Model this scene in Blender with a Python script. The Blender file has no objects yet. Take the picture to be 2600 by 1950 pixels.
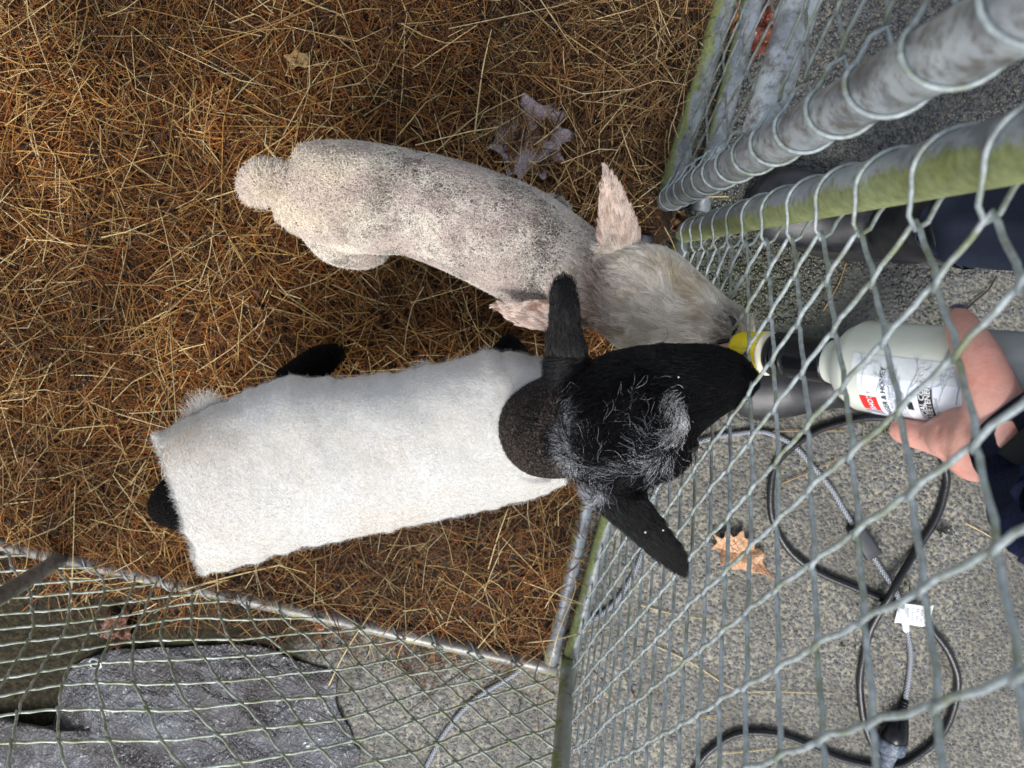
import bpy, bmesh, math, random
import numpy as np
from mathutils import Vector, Matrix, noise
from mathutils.bvhtree import BVHTree
random.seed(7); rng = np.random.default_rng(7)
sc = bpy.context.scene; COL = sc.collection
R_ = math.radians

# ------------------------------------------------------------------ camera
H = 1.30; F = 1953.0                       # eye height (m); focal length in pixels of the 2600 px frame
_d = np.array([1400 - 1300, -(680 - 975), -F]); _z = -_d / np.linalg.norm(_d)
_x = np.array([1., 0, 0]) - _z * _z[0]; _x /= np.linalg.norm(_x); _y = np.cross(_z, _x)
RW = np.array([_x, _y, _z])                # world = RW @ camera
cd = bpy.data.cameras.new('camera'); cam = bpy.data.objects.new('camera', cd); COL.objects.link(cam)
cd.sensor_width = 36; cd.lens = F / 2600 * 36; cd.clip_start = .01; cd.clip_end = 200
cd.dof.use_dof = True; cd.dof.focus_distance = .86; cd.dof.aperture_fstop = 8.5
M4 = Matrix([[*RW[i], 0] for i in range(3)] + [[0, 0, 0, 1]]); M4.translation = (0, 0, H)
cam.matrix_world = M4; sc.camera = cam

# ------------------------------------------------------------------ sky, sun, exposure
SUN_EL, SUN_AZ = R_(54), R_(-98)           # azimuth from +x
w = bpy.data.worlds.new('World'); sc.world = w; w.use_nodes = True
nt = w.node_tree; nt.nodes.clear()
sky = nt.nodes.new('ShaderNodeTexSky'); sky.sky_type = 'NISHITA'; sky.sun_disc = False
sky.sun_elevation = SUN_EL; sky.sun_rotation = math.pi / 2 - SUN_AZ; sky.dust_density = 3
bw = nt.nodes.new('ShaderNodeRGBToBW'); mx = nt.nodes.new('ShaderNodeMixRGB'); mx.inputs[0].default_value = .62
bg = nt.nodes.new('ShaderNodeBackground'); bg.inputs[1].default_value = .15
out = nt.nodes.new('ShaderNodeOutputWorld')
nt.links.new(sky.outputs[0], bw.inputs[0]); nt.links.new(sky.outputs[0], mx.inputs[1]); nt.links.new(bw.outputs[0], mx.inputs[2])
nt.links.new(mx.outputs[0], bg.inputs[0]); nt.links.new(bg.outputs[0], out.inputs[0])
sl = bpy.data.lights.new('sun', 'SUN'); sun = bpy.data.objects.new('sun', sl); COL.objects.link(sun)
sl.energy = 1.5; sl.angle = R_(24); sl.color = (1, .98, .955)
sd = Vector((math.cos(SUN_EL) * math.cos(SUN_AZ), math.cos(SUN_EL) * math.sin(SUN_AZ), math.sin(SUN_EL)))
sun.rotation_euler = sd.to_track_quat('Z', 'Y').to_euler()
sc.view_settings.view_transform = 'Standard'; sc.view_settings.look = 'None'
sc.view_settings.exposure = 0.80; sc.view_settings.gamma = 1; sc.view_settings.use_curve_mapping = False
try: sc.cycles_curves.shape = 'RIBBONS'
except Exception: pass

# ------------------------------------------------------------------ helpers
def U(px, py, z=0.0):
    """where the line of sight through photograph pixel (px, py) meets height z"""
    r = RW @ np.array([px - 1300, -(py - 975), -F]); k = (z - H) / r[2]
    return np.array([r[0] * k, r[1] * k, z])
def V(px, py, z=0.0): return Vector(U(px, py, z))
def m_per_px(z): return (H - z) / F

def tag(o, label=None, cat=None, group=None, kind=None):
    if label: o['label'] = label
    if cat: o['category'] = cat
    if group: o['group'] = group
    if kind: o['kind'] = kind
    return o
def link(name, me, m=None, parent=None, smooth=True):
    o = bpy.data.objects.new(name, me); COL.objects.link(o)
    if m is not None and hasattr(me, 'materials'): me.materials.append(m)
    if parent: o.parent = parent
    if smooth and isinstance(me, bpy.types.Mesh) and len(me.polygons):
        me.polygons.foreach_set('use_smooth', [True] * len(me.polygons))
    return o
def empty(name, loc=(0, 0, 0)):
    o = bpy.data.objects.new(name, None); COL.objects.link(o); o.location = loc; o.empty_display_size = .05
    return o
def parent_keep(o, p):
    o.parent = p; o.matrix_parent_inverse = Matrix.Translation(p.location).inverted()
    return o
class MB:
    def __init__(s): s.v = []; s.f = []; s.uv = None
    def add(s, v, f):
        b = len(s.v); s.v += [tuple(p) for p in v]; s.f += [tuple(i + b for i in q) for q in f]
    def tube(s, pts, r, n=8, cap=True, uv=False):
        P = [Vector(p) for p in pts]; N = len(P)
        rr = r if hasattr(r, '__len__') else [r] * N
        t = (P[1] - P[0]).normalized(); a = t.orthogonal().normalized()
        vs = []
        for i in range(N):
            t2 = (P[min(i + 1, N - 1)] - P[max(i - 1, 0)]).normalized()
            a = (a - t2 * a.dot(t2)); a = a.normalized() if a.length > 1e-6 else t2.orthogonal().normalized()
            b = t2.cross(a)
            for k in range(n):
                an = 2 * math.pi * k / n
                vs.append(P[i] + (a * math.cos(an) + b * math.sin(an)) * rr[i])
        fs = [(i * n + k, i * n + (k + 1) % n, (i + 1) * n + (k + 1) % n, (i + 1) * n + k) for i in range(N - 1) for k in range(n)]
        if cap: fs += [tuple(range(n))[::-1], tuple(range((N - 1) * n, N * n))]
        s.add(vs, fs)
        if uv:
            L = [0]
            for i in range(1, N): L.append(L[-1] + (P[i] - P[i - 1]).length)
            s.uvt = (n, N, L)
    def box(s, c, sx, sy, sz, M=None):
        M = M or Matrix.Identity(3)
        vs = [Vector(c) + M @ Vector((x * sx / 2, y * sy / 2, z * sz / 2)) for x in (-1, 1) for y in (-1, 1) for z in (-1, 1)]
        s.add(vs, [(0, 1, 3, 2), (4, 6, 7, 5), (0, 4, 5, 1), (2, 3, 7, 6), (0, 2, 6, 4), (1, 5, 7, 3)])
    def mesh(s, name):
        me = bpy.data.meshes.new(name); me.from_pydata([tuple(p) for p in s.v], [], s.f); me.update()
        if hasattr(s, 'uvt'):
            n, N, L = s.uvt; uvl = me.uv_layers.new(name='UV'); nq = (N - 1) * n
            for pi, p in enumerate(me.polygons):
                for ci, li in enumerate(p.loop_indices):
                    if pi < nq:
                        i, k = divmod(pi, n); ii = i + (1 if ci in (2, 3) else 0); kk = k + (1 if ci in (1, 2) else 0)
                        uvl.data[li].uv = (kk / n, L[ii])
        return me
    def build(s, name, m, parent=None, smooth=True): return link(name, s.mesh(name), m, parent, smooth)
def smoothpath(pts, sub=6):
    """Catmull-Rom through points"""
    P = [np.array(p, float) for p in pts]; P = [2 * P[0] - P[1]] + P + [2 * P[-1] - P[-2]]; o = []
    for i in range(1, len(P) - 2):
        a, b, c, d = P[i - 1:i + 3]
        for k in range(sub):
            t = k / sub
            o.append(.5 * ((2 * b) + (-a + c) * t + (2 * a - 5 * b + 4 * c - d) * t * t + (-a + 3 * b - 3 * c + d) * t ** 3))
    o.append(P[-2]); return o
def npmesh(name, verts, faces, cols=None):
    """verts (N,3); faces (M,3|4) as numpy; cols per vertex (N,3)"""
    me = bpy.data.meshes.new(name); N = len(verts); M, k = faces.shape
    me.vertices.add(N); me.vertices.foreach_set('co', verts.astype(np.float32).ravel())
    me.loops.add(M * k); me.loops.foreach_set('vertex_index', faces.astype(np.int32).ravel())
    me.polygons.add(M); me.polygons.foreach_set('loop_start', np.arange(0, M * k, k, dtype=np.int32))
    me.update(calc_edges=True); me.validate()
    if cols is not None:
        a = me.color_attributes.new('Col', 'FLOAT_COLOR', 'POINT')
        a.data.foreach_set('color', np.c_[cols, np.ones(N)].astype(np.float32).ravel())
    return me

# ------------------------------------------------------------------ materials
class NT:
    def __init__(s, name):
        s.m = bpy.data.materials.new(name); s.m.use_nodes = True; s.t = s.m.node_tree
        s.b = s.t.nodes['Principled BSDF']; s.co = s.n('ShaderNodeTexCoord').outputs['Object']
    def n(s, t, **k):
        o = s.t.nodes.new(t)
        for a, b in k.items(): setattr(o, a, b)
        return o
    def l(s, a, b): s.t.links.new(a, b)
    def noise(s, sc_, det=4, rough=.6, co=None, dist=0):
        o = s.n('ShaderNodeTexNoise'); o.inputs['Scale'].default_value = sc_; o.inputs['Detail'].default_value = det
        o.inputs['Roughness'].default_value = rough; o.inputs['Distortion'].default_value = dist; s.l(co or s.co, o.inputs['Vector']); return o.outputs['Fac']
    def vor(s, sc_, feature='F1', co=None, rnd=1):
        o = s.n('ShaderNodeTexVoronoi', feature=feature); o.inputs['Scale'].default_value = sc_; o.inputs['Randomness'].default_value = rnd
        s.l(co or s.co, o.inputs['Vector']); return o
    def ramp(s, f, stops, interp='LINEAR'):
        o = s.n('ShaderNodeValToRGB'); o.color_ramp.interpolation = interp; e = o.color_ramp.elements
        while len(e) < len(stops): e.new(.5)
        for i, (p, c) in enumerate(stops):
            e[i].position = p; e[i].color = (*((c,) * 3 if not hasattr(c, '__len__') else c), 1)
        s.l(f, o.inputs[0]); return o.outputs[0]
    def mix(s, f, a, b, mode='MIX'):
        o = s.n('ShaderNodeMixRGB', blend_type=mode)
        for i, v in enumerate((f, a, b)):
            if isinstance(v, (int, float)): o.inputs[i].default_value = v if i == 0 else (v, v, v, 1)
            elif isinstance(v, tuple): o.inputs[i].default_value = (*v, 1)
            else: s.l(v, o.inputs[i])
        return o.outputs[0]
    def math(s, op, a, b=0.0, clamp=False):
        o = s.n('ShaderNodeMath', operation=op, use_clamp=clamp)
        for i, v in enumerate((a, b)):
            if isinstance(v, (int, float)): o.inputs[i].default_value = v
            else: s.l(v, o.inputs[i])
        return o.outputs[0]
    def attr(s, name='Col'):
        o = s.n('ShaderNodeAttribute'); o.attribute_name = name; return o.outputs['Color']
    def bump(s, h, strength=.5, dist=.002, nrm=None):
        o = s.n('ShaderNodeBump'); o.inputs['Strength'].default_value = strength; o.inputs['Distance'].default_value = dist
        s.l(h, o.inputs['Height'])
        if nrm is not None: s.l(nrm, o.inputs['Normal'])
        return o.outputs[0]
    def set(s, col=None, rough=None, metal=None, nrm=None, spec=None, **k):
        for key, v in (('Base Color', col), ('Roughness', rough), ('Metallic', metal), ('Normal', nrm), ('Specular IOR Level', spec), *k.items()):
            if v is None: continue
            if isinstance(v, (int, float)): s.b.inputs[key].default_value = v
            elif isinstance(v, tuple): s.b.inputs[key].default_value = (*v, 1)
            else: s.l(v, s.b.inputs[key])
        return s.m
def simple(name, col, rough=.5, metal=0, bumps=0, bs=400, var=.15, spec=.5, **k):
    t = NT(name); n = t.noise(bs / 6, 5)
    c = t.mix(t.ramp(n, [(.3, 0), (.7, 1)]), tuple(x * (1 - var) for x in col), tuple(min(1, x * (1 + var)) for x in col))
    nr = t.bump(t.noise(bs, 3), bumps, .001) if bumps else None
    return t.set(c, rough, metal, nr, spec, **k)

def pipe_mat(name, moss=.35, mossdir=(0, -1, 0), dirt=.4, base=(.40, .44, .47)):
    t = NT(name)
    n1 = t.noise(28, 6, .65, dist=.6); n2 = t.noise(90, 5, .7); n3 = t.noise(11, 4, .6)
    c = t.mix(t.ramp(n1, [(.40, 0), (.52, 1)]), tuple(x * .55 for x in base), base)
    c = t.mix(t.ramp(n3, [(.52, 0), (.62, .8)]), c, tuple(min(.6, x * 1.35) for x in base))
    c = t.mix(t.ramp(n2, [(.6 - .18 * dirt, 0), (.72 - .1 * dirt, .85)]), c, (.13, .11, .085))
    g = t.n('ShaderNodeNewGeometry'); dp = t.n('ShaderNodeVectorMath', operation='DOT_PRODUCT')
    t.l(g.outputs['Normal'], dp.inputs[0]); dp.inputs[1].default_value = mossdir
    f = t.math('ADD', dp.outputs['Value'], t.math('MULTIPLY', t.math('SUBTRACT', t.noise(22, 5, .7), .5), 2.6))
    f = t.ramp(f, [(max(0, .75 - moss), 0), (min(1, 1.1 - moss), 1)])
    mc = t.ramp(t.noise(160, 4), [(.3, (.17, .20, .05)), (.7, (.33, .37, .12))])
    c = t.mix(t.math('MULTIPLY', f, .85), c, mc)
    rg = t.math('ADD', .38, t.math('MULTIPLY', f, .4))
    return t.set(c, rg, .25, t.bump(t.math('ADD', n2, t.math('MULTIPLY', t.noise(500, 3), .5)), .35, .0012))
def wire_mat(name, moss=.5, base=(.41, .465, .475)):
    t = NT(name); n1 = t.noise(45, 5, .7); n2 = t.noise(160, 4)
    c = t.mix(t.ramp(n2, [(.35, 0), (.65, 1)]), tuple(x * .72 for x in base), tuple(min(1, x * 1.25) for x in base))
    c = t.mix(t.ramp(n1, [(.62 - .3 * moss, 0), (.78 - .25 * moss, .8)]), c, (.20, .23, .09))
    c = t.mix(t.ramp(t.noise(70, 4, .7), [(.62, 0), (.7, .5)]), c, (.09, .085, .07))
    return t.set(c, .45, .2, t.bump(t.noise(700, 3), .4, .0006))

M_P1 = pipe_mat('galvanised_steel_stained', .22, (.2, -.4, .1), .75)
M_P2 = pipe_mat('galvanised_steel_mossy_side', .62, (-.3, -1, 0), .5)
M_P3 = pipe_mat('galvanised_steel_green', .95, (-.3, -.2, .2), .1, (.36, .40, .36))
M_RAIL = pipe_mat('galvanised_steel_rail', .28, (-1, .3, -.2), .5, (.24, .27, .30))
M_RAILM = pipe_mat('galvanised_steel_rail_mossy', .55, (-1, 0, .1), .6, (.26, .29, .30))
M_C = pipe_mat('galvanised_steel_dull', .15, (0, -1, 0), .75, (.21, .21, .20))
M_W = wire_mat('galvanised_wire', .45); M_WM = wire_mat('galvanised_wire_mossy', .75, (.50, .54, .50)); M_WC = wire_mat('galvanised_wire_clean', .2, (.40, .47, .5))

# ------------------------------------------------------------------ ground
t = NT('exposed_aggregate_concrete')
v1 = t.vor(135); v2 = t.vor(230); v3 = t.vor(42); n0 = t.noise(7, 5, .6); nf = t.noise(600, 3)
stone = t.ramp(v1.outputs['Color'], [(0, (.04, .042, .046)), (.45, (.10, .105, .11)), (.8, (.15, .15, .14)), (1, (.24, .22, .18))])
gap = t.ramp(v1.outputs['Distance'], [(.38, 0), (.55, 1)])
matrix = t.mix(t.ramp(t.noise(120, 5, .7), [(.42, 0), (.58, 1)]), (.045, .043, .038), (.33, .305, .225))
c = t.mix(gap, stone, matrix)
c = t.mix(t.ramp(t.noise(55, 4, .7), [(.5, 0), (.66, .55)]), c, (.14, .135, .12))
big = t.ramp(v3.outputs['Distance'], [(.17, 1), (.2, 0)])
bigc = t.ramp(v3.outputs['Color'], [(.2, (.12, .13, .15)), (.8, (.22, .225, .23))])
bigsel = t.math('MULTIPLY', big, t.ramp(v3.outputs['Color'], [(.5, 0), (.52, 1)]))
c = t.mix(bigsel, c, bigc)
c = t.mix(t.ramp(n0, [(.42, 0), (.68, .62)]), c, (.065, .062, .048)); c = t.mix(t.ramp(t.noise(3.2, 5, .6), [(.45, 0), (.65, .35)]), c, (.055, .055, .05))
# wet algae patch under the boots; wet patches plus painted shade beyond the left-hand fence
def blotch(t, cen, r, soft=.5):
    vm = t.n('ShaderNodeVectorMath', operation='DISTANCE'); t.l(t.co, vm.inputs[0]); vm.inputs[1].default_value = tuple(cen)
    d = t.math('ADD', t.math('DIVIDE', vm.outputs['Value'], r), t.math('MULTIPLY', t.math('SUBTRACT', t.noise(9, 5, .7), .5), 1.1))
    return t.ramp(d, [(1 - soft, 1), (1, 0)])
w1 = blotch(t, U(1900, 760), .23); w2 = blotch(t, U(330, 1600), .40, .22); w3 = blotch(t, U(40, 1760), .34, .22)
wet = t.math('MAXIMUM', w1, t.math('MAXIMUM', w2, w3)); w4 = blotch(t, U(2250, 480), .42, .5)
c = t.mix(t.math('MULTIPLY', w1, .8), c, t.ramp(t.noise(60, 4, .7), [(.4, (.022, .026, .012)), (.62, (.055, .07, .02))]))
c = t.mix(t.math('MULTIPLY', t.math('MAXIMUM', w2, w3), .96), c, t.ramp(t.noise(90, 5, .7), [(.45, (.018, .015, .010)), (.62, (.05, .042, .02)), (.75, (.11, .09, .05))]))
c = t.mix(t.math('MULTIPLY', w4, .45), c, (.085, .09, .085))
hgt = t.math('ADD', t.math('MULTIPLY', t.ramp(v1.outputs['Distance'], [(.1, 1), (.6, 0)]), .8), t.math('MULTIPLY', t.noise(260, 5, .7), .9))
rg = t.math('SUBTRACT', t.ramp(t.noise(14, 4), [(.35, .28), (.65, .55)]), t.math('MULTIPLY', t.math('MAXIMUM', wet, w4), .14))
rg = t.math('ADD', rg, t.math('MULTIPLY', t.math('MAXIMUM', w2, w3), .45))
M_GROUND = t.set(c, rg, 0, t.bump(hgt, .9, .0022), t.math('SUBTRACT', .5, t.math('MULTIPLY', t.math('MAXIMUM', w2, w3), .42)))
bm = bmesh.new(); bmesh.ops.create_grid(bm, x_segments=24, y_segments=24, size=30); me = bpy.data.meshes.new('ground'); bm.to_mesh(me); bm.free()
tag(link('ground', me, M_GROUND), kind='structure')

# ---- lines of the pen on the ground (world xy)
A0, A1 = U(1735, 585), U(1445, 1670)            # main panel, person's side
B0, B1 = U(1690, 510), U(1839, 0)               # upper right panel
C0, C1 = U(0, 1370), U(1430, 1690)              # lower left panel
I0, I1 = U(1640, 600), U(1398, 1672)            # inner threshold rail
def side(P, a, b):
    d = (b - a)[:2]; d = d / np.linalg.norm(d); return (P[..., 0] - a[0]) * d[1] - (P[..., 1] - a[1]) * d[0]   # + = right of a->b
def pnoise(P, s, off=0):
    return np.array([noise.noise((p[0] * s + off, p[1] * s - off, off * .37)) for p in P])

# ---- loose stones of the aggregate standing proud of the cement
def pebbles(n, x0, x1, y0, y1, rmin, rmax, flat, keep, pal, zoff=.25):
    P = np.c_[rng.uniform(x0, x1, n), rng.uniform(y0, y1, n)]; P = P[keep(P)]; n = len(P)
    bm = bmesh.new(); bmesh.ops.create_icosphere(bm, subdivisions=1, radius=1)
    V0 = np.array([v.co[:] for v in bm.verts]); F0 = np.array([[v.index for v in f.verts] for f in bm.faces]); bm.free()
    r = rng.uniform(rmin, rmax, n) ** 1.0; S = np.c_[r, r * rng.uniform(.6, 1, n), r * flat * rng.uniform(.6, 1.1, n)]
    a = rng.uniform(0, 6.283, n); X = V0[None] * S[:, None] * (1 + rng.normal(0, .13, (n, len(V0), 1)))
    ca, sa = np.cos(a)[:, None], np.sin(a)[:, None]
    Y = np.stack([X[..., 0] * ca - X[..., 1] * sa, X[..., 0] * sa + X[..., 1] * ca, X[..., 2] - r[:, None] * flat * zoff], -1)
    Y[..., 0] += P[:, 0:1]; Y[..., 1] += P[:, 1:2]
    Fx = (F0[None] + (np.arange(n) * len(V0))[:, None, None]).reshape(-1, 3)
    pal = np.array(pal); ci = rng.integers(0, len(pal), n); C = pal[ci] * rng.uniform(.7, 1.3, (n, 1))
    return Y.reshape(-1, 3), Fx, np.repeat(C, len(V0), 0)
outside = lambda P: (side(P, B0, B1) > .02) & (P[:, 1] > B0[1]) | (side(P, A1, A0) > -.02) & (P[:, 1] <= B0[1])
GREY = [(.08, .085, .09), (.12, .125, .13), (.16, .16, .155), (.10, .10, .095), (.17, .155, .13), (.06, .065, .07)]
k1 = lambda P: outside(P) & (P[:, 1] + .15 * pnoise(P, 9) > -.05)
va, fa, ca = pebbles(26000, .05, .95, -.15, .62, .0018, .0050, .75, k1, GREY, .1)
_dw = np.clip(1.25 - np.hypot(va[:, 0] - U(1890, 740)[0], va[:, 1] - U(1890, 740)[1]) / .17, 0, 1)[:, None].clip(0, 1); ca = ca * (1 - _dw) + ca * np.array([.30, .34, .16]) * _dw
k2 = lambda P: outside(P) & (P[:, 1] + .15 * pnoise(P, 9) <= -.02)
vb, fb, cb = pebbles(17000, -.1, 1.0, -1.1, .05, .0011, .0042, .45, k2, GREY + [(.19, .18, .15)], .45)
def pebble_mat():
    t = NT('wet_pebbles'); return t.set(t.mix(t.ramp(t.noise(900, 3), [(.3, 0), (.7, 1)]), t.attr(), t.mix(.6, t.attr(), (.02, .02, .02), 'MULTIPLY')), .22, 0, t.bump(t.noise(900, 2), .3, .0004), .6)
M_PEB = pebble_mat()
tag(link('proud_pebbles', npmesh('proud_pebbles', va, fa, ca), M_PEB), 'small wet rounded pebbles standing proud of the concrete by the boots', kind='stuff')
tag(link('embedded_pebbles', npmesh('embedded_pebbles', vb, fb, cb), M_PEB), 'small grey stones set in the pale concrete under the cables', kind='stuff')
kc = lambda P: (side(P, C0, C1) > .05) & (P[:, 0] > -.45)
vc, fc, cc = pebbles(9000, -.5, .1, -1.1, -.5, .0016, .0046, .45, kc, GREY, .45)
tag(link('corner_pebbles', npmesh('corner_pebbles', vc, fc, cc), M_PEB), 'grey stones set in the concrete below the lower left fence', kind='stuff')

# ------------------------------------------------------------------ straw
t = NT('damp_litter')
c = t.ramp(t.noise(70, 6, .7, dist=1), [(.3, (.012, .007, .004)), (.55, (.05, .026, .012)), (.8, (.13, .07, .03))])
M_LIT = t.set(c, .6, 0, t.bump(t.noise(150, 6, .7), .8, .004))
def lit_edge(x, y):
    P = np.array([[x, y]]); d = min(-side(P, B0, B1)[0] if y > B0[1] else 9, -side(P, A1, A0)[0] if y <= B0[1] + .05 else 9, -side(P, C0, C1)[0])
    return d
gx, gy = np.meshgrid(np.linspace(-1.3, .32, 330), np.linspace(-.82, .62, 290), indexing='ij')
patch = U(1110, 1440); gz = np.zeros_like(gx); ok = np.zeros(gx.shape, bool)
for i in range(gx.shape[0]):
    for j in range(gx.shape[1]):
        d = lit_edge(gx[i, j], gy[i, j]) + .03 * noise.noise((gx[i, j] * 14, gy[i, j] * 14, 0))
        dp = math.hypot((gx[i, j] - patch[0]) / .15, (gy[i, j] - patch[1]) / .10) + .5 * noise.noise((gx[i, j] * 16, gy[i, j] * 16, 3))
        ok[i, j] = d > .03 and dp > 1 and noise.noise((gx[i, j] * 60, gy[i, j] * 60, 7)) + (min(dp - 1, .6) + min(d, .12) * 5) > .45
        gz[i, j] = .003 + .006 * max(0, min(1, (d - .045) / .08)) * (.6 + .8 * noise.noise((gx[i, j] * 8, gy[i, j] * 8, 1))) * min(1, max(0, dp - 1) * 2)
vi = np.arange(gx.size).reshape(gx.shape); q = ok[:-1, :-1] & ok[1:, :-1] & ok[1:, 1:] & ok[:-1, 1:]
fq = np.stack([vi[:-1, :-1][q], vi[1:, :-1][q], vi[1:, 1:][q], vi[:-1, 1:][q]], -1)
tag(link('damp_litter', npmesh('damp_litter', np.stack([gx, gy, gz], -1).reshape(-1, 3), fq), M_LIT), 'dark damp mat of rotted straw under the bedding', kind='stuff')

def straw_mesh(name, P, ang, L, W, z, tilt, bend, col, kink=True):
    n = len(P); K = 4; s = np.linspace(-.5, .5, K)
    d = np.c_[np.cos(ang), np.sin(ang), tilt]; pr = np.c_[-np.sin(ang), np.cos(ang), np.zeros(n)]
    kk = rng.uniform(-.4, .4, n)[:, None]; off = bend[:, None] * np.abs(s[None] - kk) * L[:, None]
    c = np.c_[P, z][:, None] + d[:, None] * (s[None, :, None] * L[:, None, None]) + pr[:, None] * off[..., None]
    c[..., 2] = np.maximum(c[..., 2], .002); c[..., 2] += rng.normal(0, .0006, c.shape[:2])
    up = np.array([0, 0, 1.]); w = W[:, None, None] * np.array([1, .95, .85, .5])[None, :, None] * .5
    a = c - pr[:, None] * w; b = c + pr[:, None] * w; e = c + up * w * .9
    Vv = np.stack([a, b, e], 2)                  # n,K,3,3
    base = np.arange(n)[:, None, None] * K * 3; F = []
    for i in range(K - 1):
        for k in range(3):
            k2 = (k + 1) % 3; F.append([i * 3 + k, i * 3 + k2, (i + 1) * 3 + k2, (i + 1) * 3 + k])
    F = (np.array(F)[None] + base).reshape(-1, 4)
    return Vv.reshape(-1, 3), F, np.repeat(col, K * 3, 0)
def straw_density(P):
    dB = np.where(P[:, 1] > B0[1], -side(P, B0, B1), 9); dA = np.where(P[:, 1] <= B0[1] + .03, -side(P, I1, I0), 9); dC = -side(P, C0, C1)
    d = np.minimum(np.minimum(dA, dB), dC); dens = np.clip(d / .05 + .35, 0, 1)
    dens = np.where((dB < 0) , np.clip(.10 + dB * 2, 0, .1), dens)
    dens = np.where((dA < 0) & (dC > 0), np.clip(.16 + dA * 2.6, 0, .16), dens)
    sp = np.clip(.5 + dC * 5, 0, .5) * np.clip((-.05 - P[:, 0]) / .3, .12, 1)
    dens = np.where(dC < 0, sp, dens)
    pd = np.hypot((P[:, 0] - patch[0]) / .19, (P[:, 1] - patch[1]) / .14) + .45 * pnoise(P, 14, 5)
    dens = dens * np.where(pd < 1.05, .80, 1)
    return dens
pal_dark = np.array([(.045, .017, .006), (.065, .025, .007), (.030, .014, .007), (.10, .038, .009), (.08, .042, .020)])
pal_mid = np.array([(.25, .085, .016), (.28, .115, .026), (.19, .075, .020), (.29, .14, .04), (.30, .095, .014)])
pal_gold = np.array([(.44, .24, .065), (.50, .32, .11), (.40, .20, .055), (.54, .37, .15)])
pal_pale = np.array([(.74, .58, .27), (.80, .66, .36), (.66, .54, .30)])
def straw_layer(n, z0, z1, pmix, Lr, Wr):
    P = np.c_[rng.uniform(-1.45, .33, n), rng.uniform(-.9, .68, n)]; P = P[rng.random(n) < straw_density(P)]
    # clear of where the photograph cannot look
    n = len(P); wx = np.clip((P[:, 0] + .35) / .5, 0, 1) * np.clip((P[:, 1] + .25) / .4, .15, 1) + .22 * pnoise(P, 3.3, 2)
    pick = rng.random((n, 1)); cols = np.zeros((n, 3)); cum = np.cumsum(pmix)
    for lo, hi, pal in zip([0, *cum[:-1]], cum, (pal_dark, pal_mid, pal_gold, pal_pale)):
        sel = ((pick >= lo) & (pick < hi + 1e-6))[:, 0]; cols[sel] = pal[rng.integers(0, len(pal), sel.sum())]
    olive = cols.mean(1, keepdims=True) * np.array([1.25, 1.02, .62]) * 1.12
    cols = cols * (1 - .42 * wx[:, None].clip(0, 1)) + olive * .42 * wx[:, None].clip(0, 1)
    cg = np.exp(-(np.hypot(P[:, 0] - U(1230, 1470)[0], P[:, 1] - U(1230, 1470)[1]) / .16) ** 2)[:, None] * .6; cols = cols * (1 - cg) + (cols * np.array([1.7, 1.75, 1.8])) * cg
    cols *= rng.uniform(.74, 1.36, (n, 1)) * np.clip(1.06 + .75 * pnoise(P, 3.6, 21) + .45 * pnoise(P, 11, 31), .5, 1.5)[:, None]
    flow = pnoise(P, 5.5, 9) * 3.5; ang = flow + rng.normal(0, .9, n) + (rng.random(n) < .4) * rng.uniform(0, 3.14, n)
    L = rng.lognormal(np.log(Lr), .45, n).clip(.012, .26); W = rng.uniform(*Wr, n)
    mound = .010 + .008 * pnoise(P, 7, 4)
    z = rng.uniform(z0, z1, n) + mound * np.clip(straw_density(P) * 1.3, 0, 1)
    z = z * np.where(straw_density(P) < .3, .45, 1) + .001
    bend = rng.normal(0, .22, n) + (rng.random(n) < .12) * rng.normal(0, .9, n)
    return straw_mesh('s', P, ang, L, W, z, rng.normal(0, .05, n), bend, cols)
layers = [straw_layer(30000, .001, .010, (.62, .33, .05, 0), .050, (.0011, .0024)),
          straw_layer(36000, .006, .017, (.36, .45, .17, .02), .055, (.0010, .0022)),
          straw_layer(12000, .013, .024, (.20, .40, .32, .08), .070, (.0008, .0019)),
          straw_layer(1700, .020, .028, (.05, .22, .43, .30), .100, (.0009, .0019))]
o_ = 0; vs, fs, cs = [], [], []
for v_, f_, c_ in layers: vs.append(v_); fs.append(f_ + o_); cs.append(c_); o_ += len(v_)
t = NT('wet_straw'); M_STRAW = t.set(t.mix(t.ramp(t.noise(180, 3), [(.35, 0), (.65, 1)]), t.mix(1., t.attr(), (.62, .57, .52), 'MULTIPLY'), t.attr()), .42, 0, t.bump(t.noise(1500, 2), .25, .0004), .34)
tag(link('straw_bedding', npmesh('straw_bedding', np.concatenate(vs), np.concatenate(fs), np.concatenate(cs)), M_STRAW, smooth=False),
    'deep bed of wet brown and golden straw covering the pen floor', kind='stuff')

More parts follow.
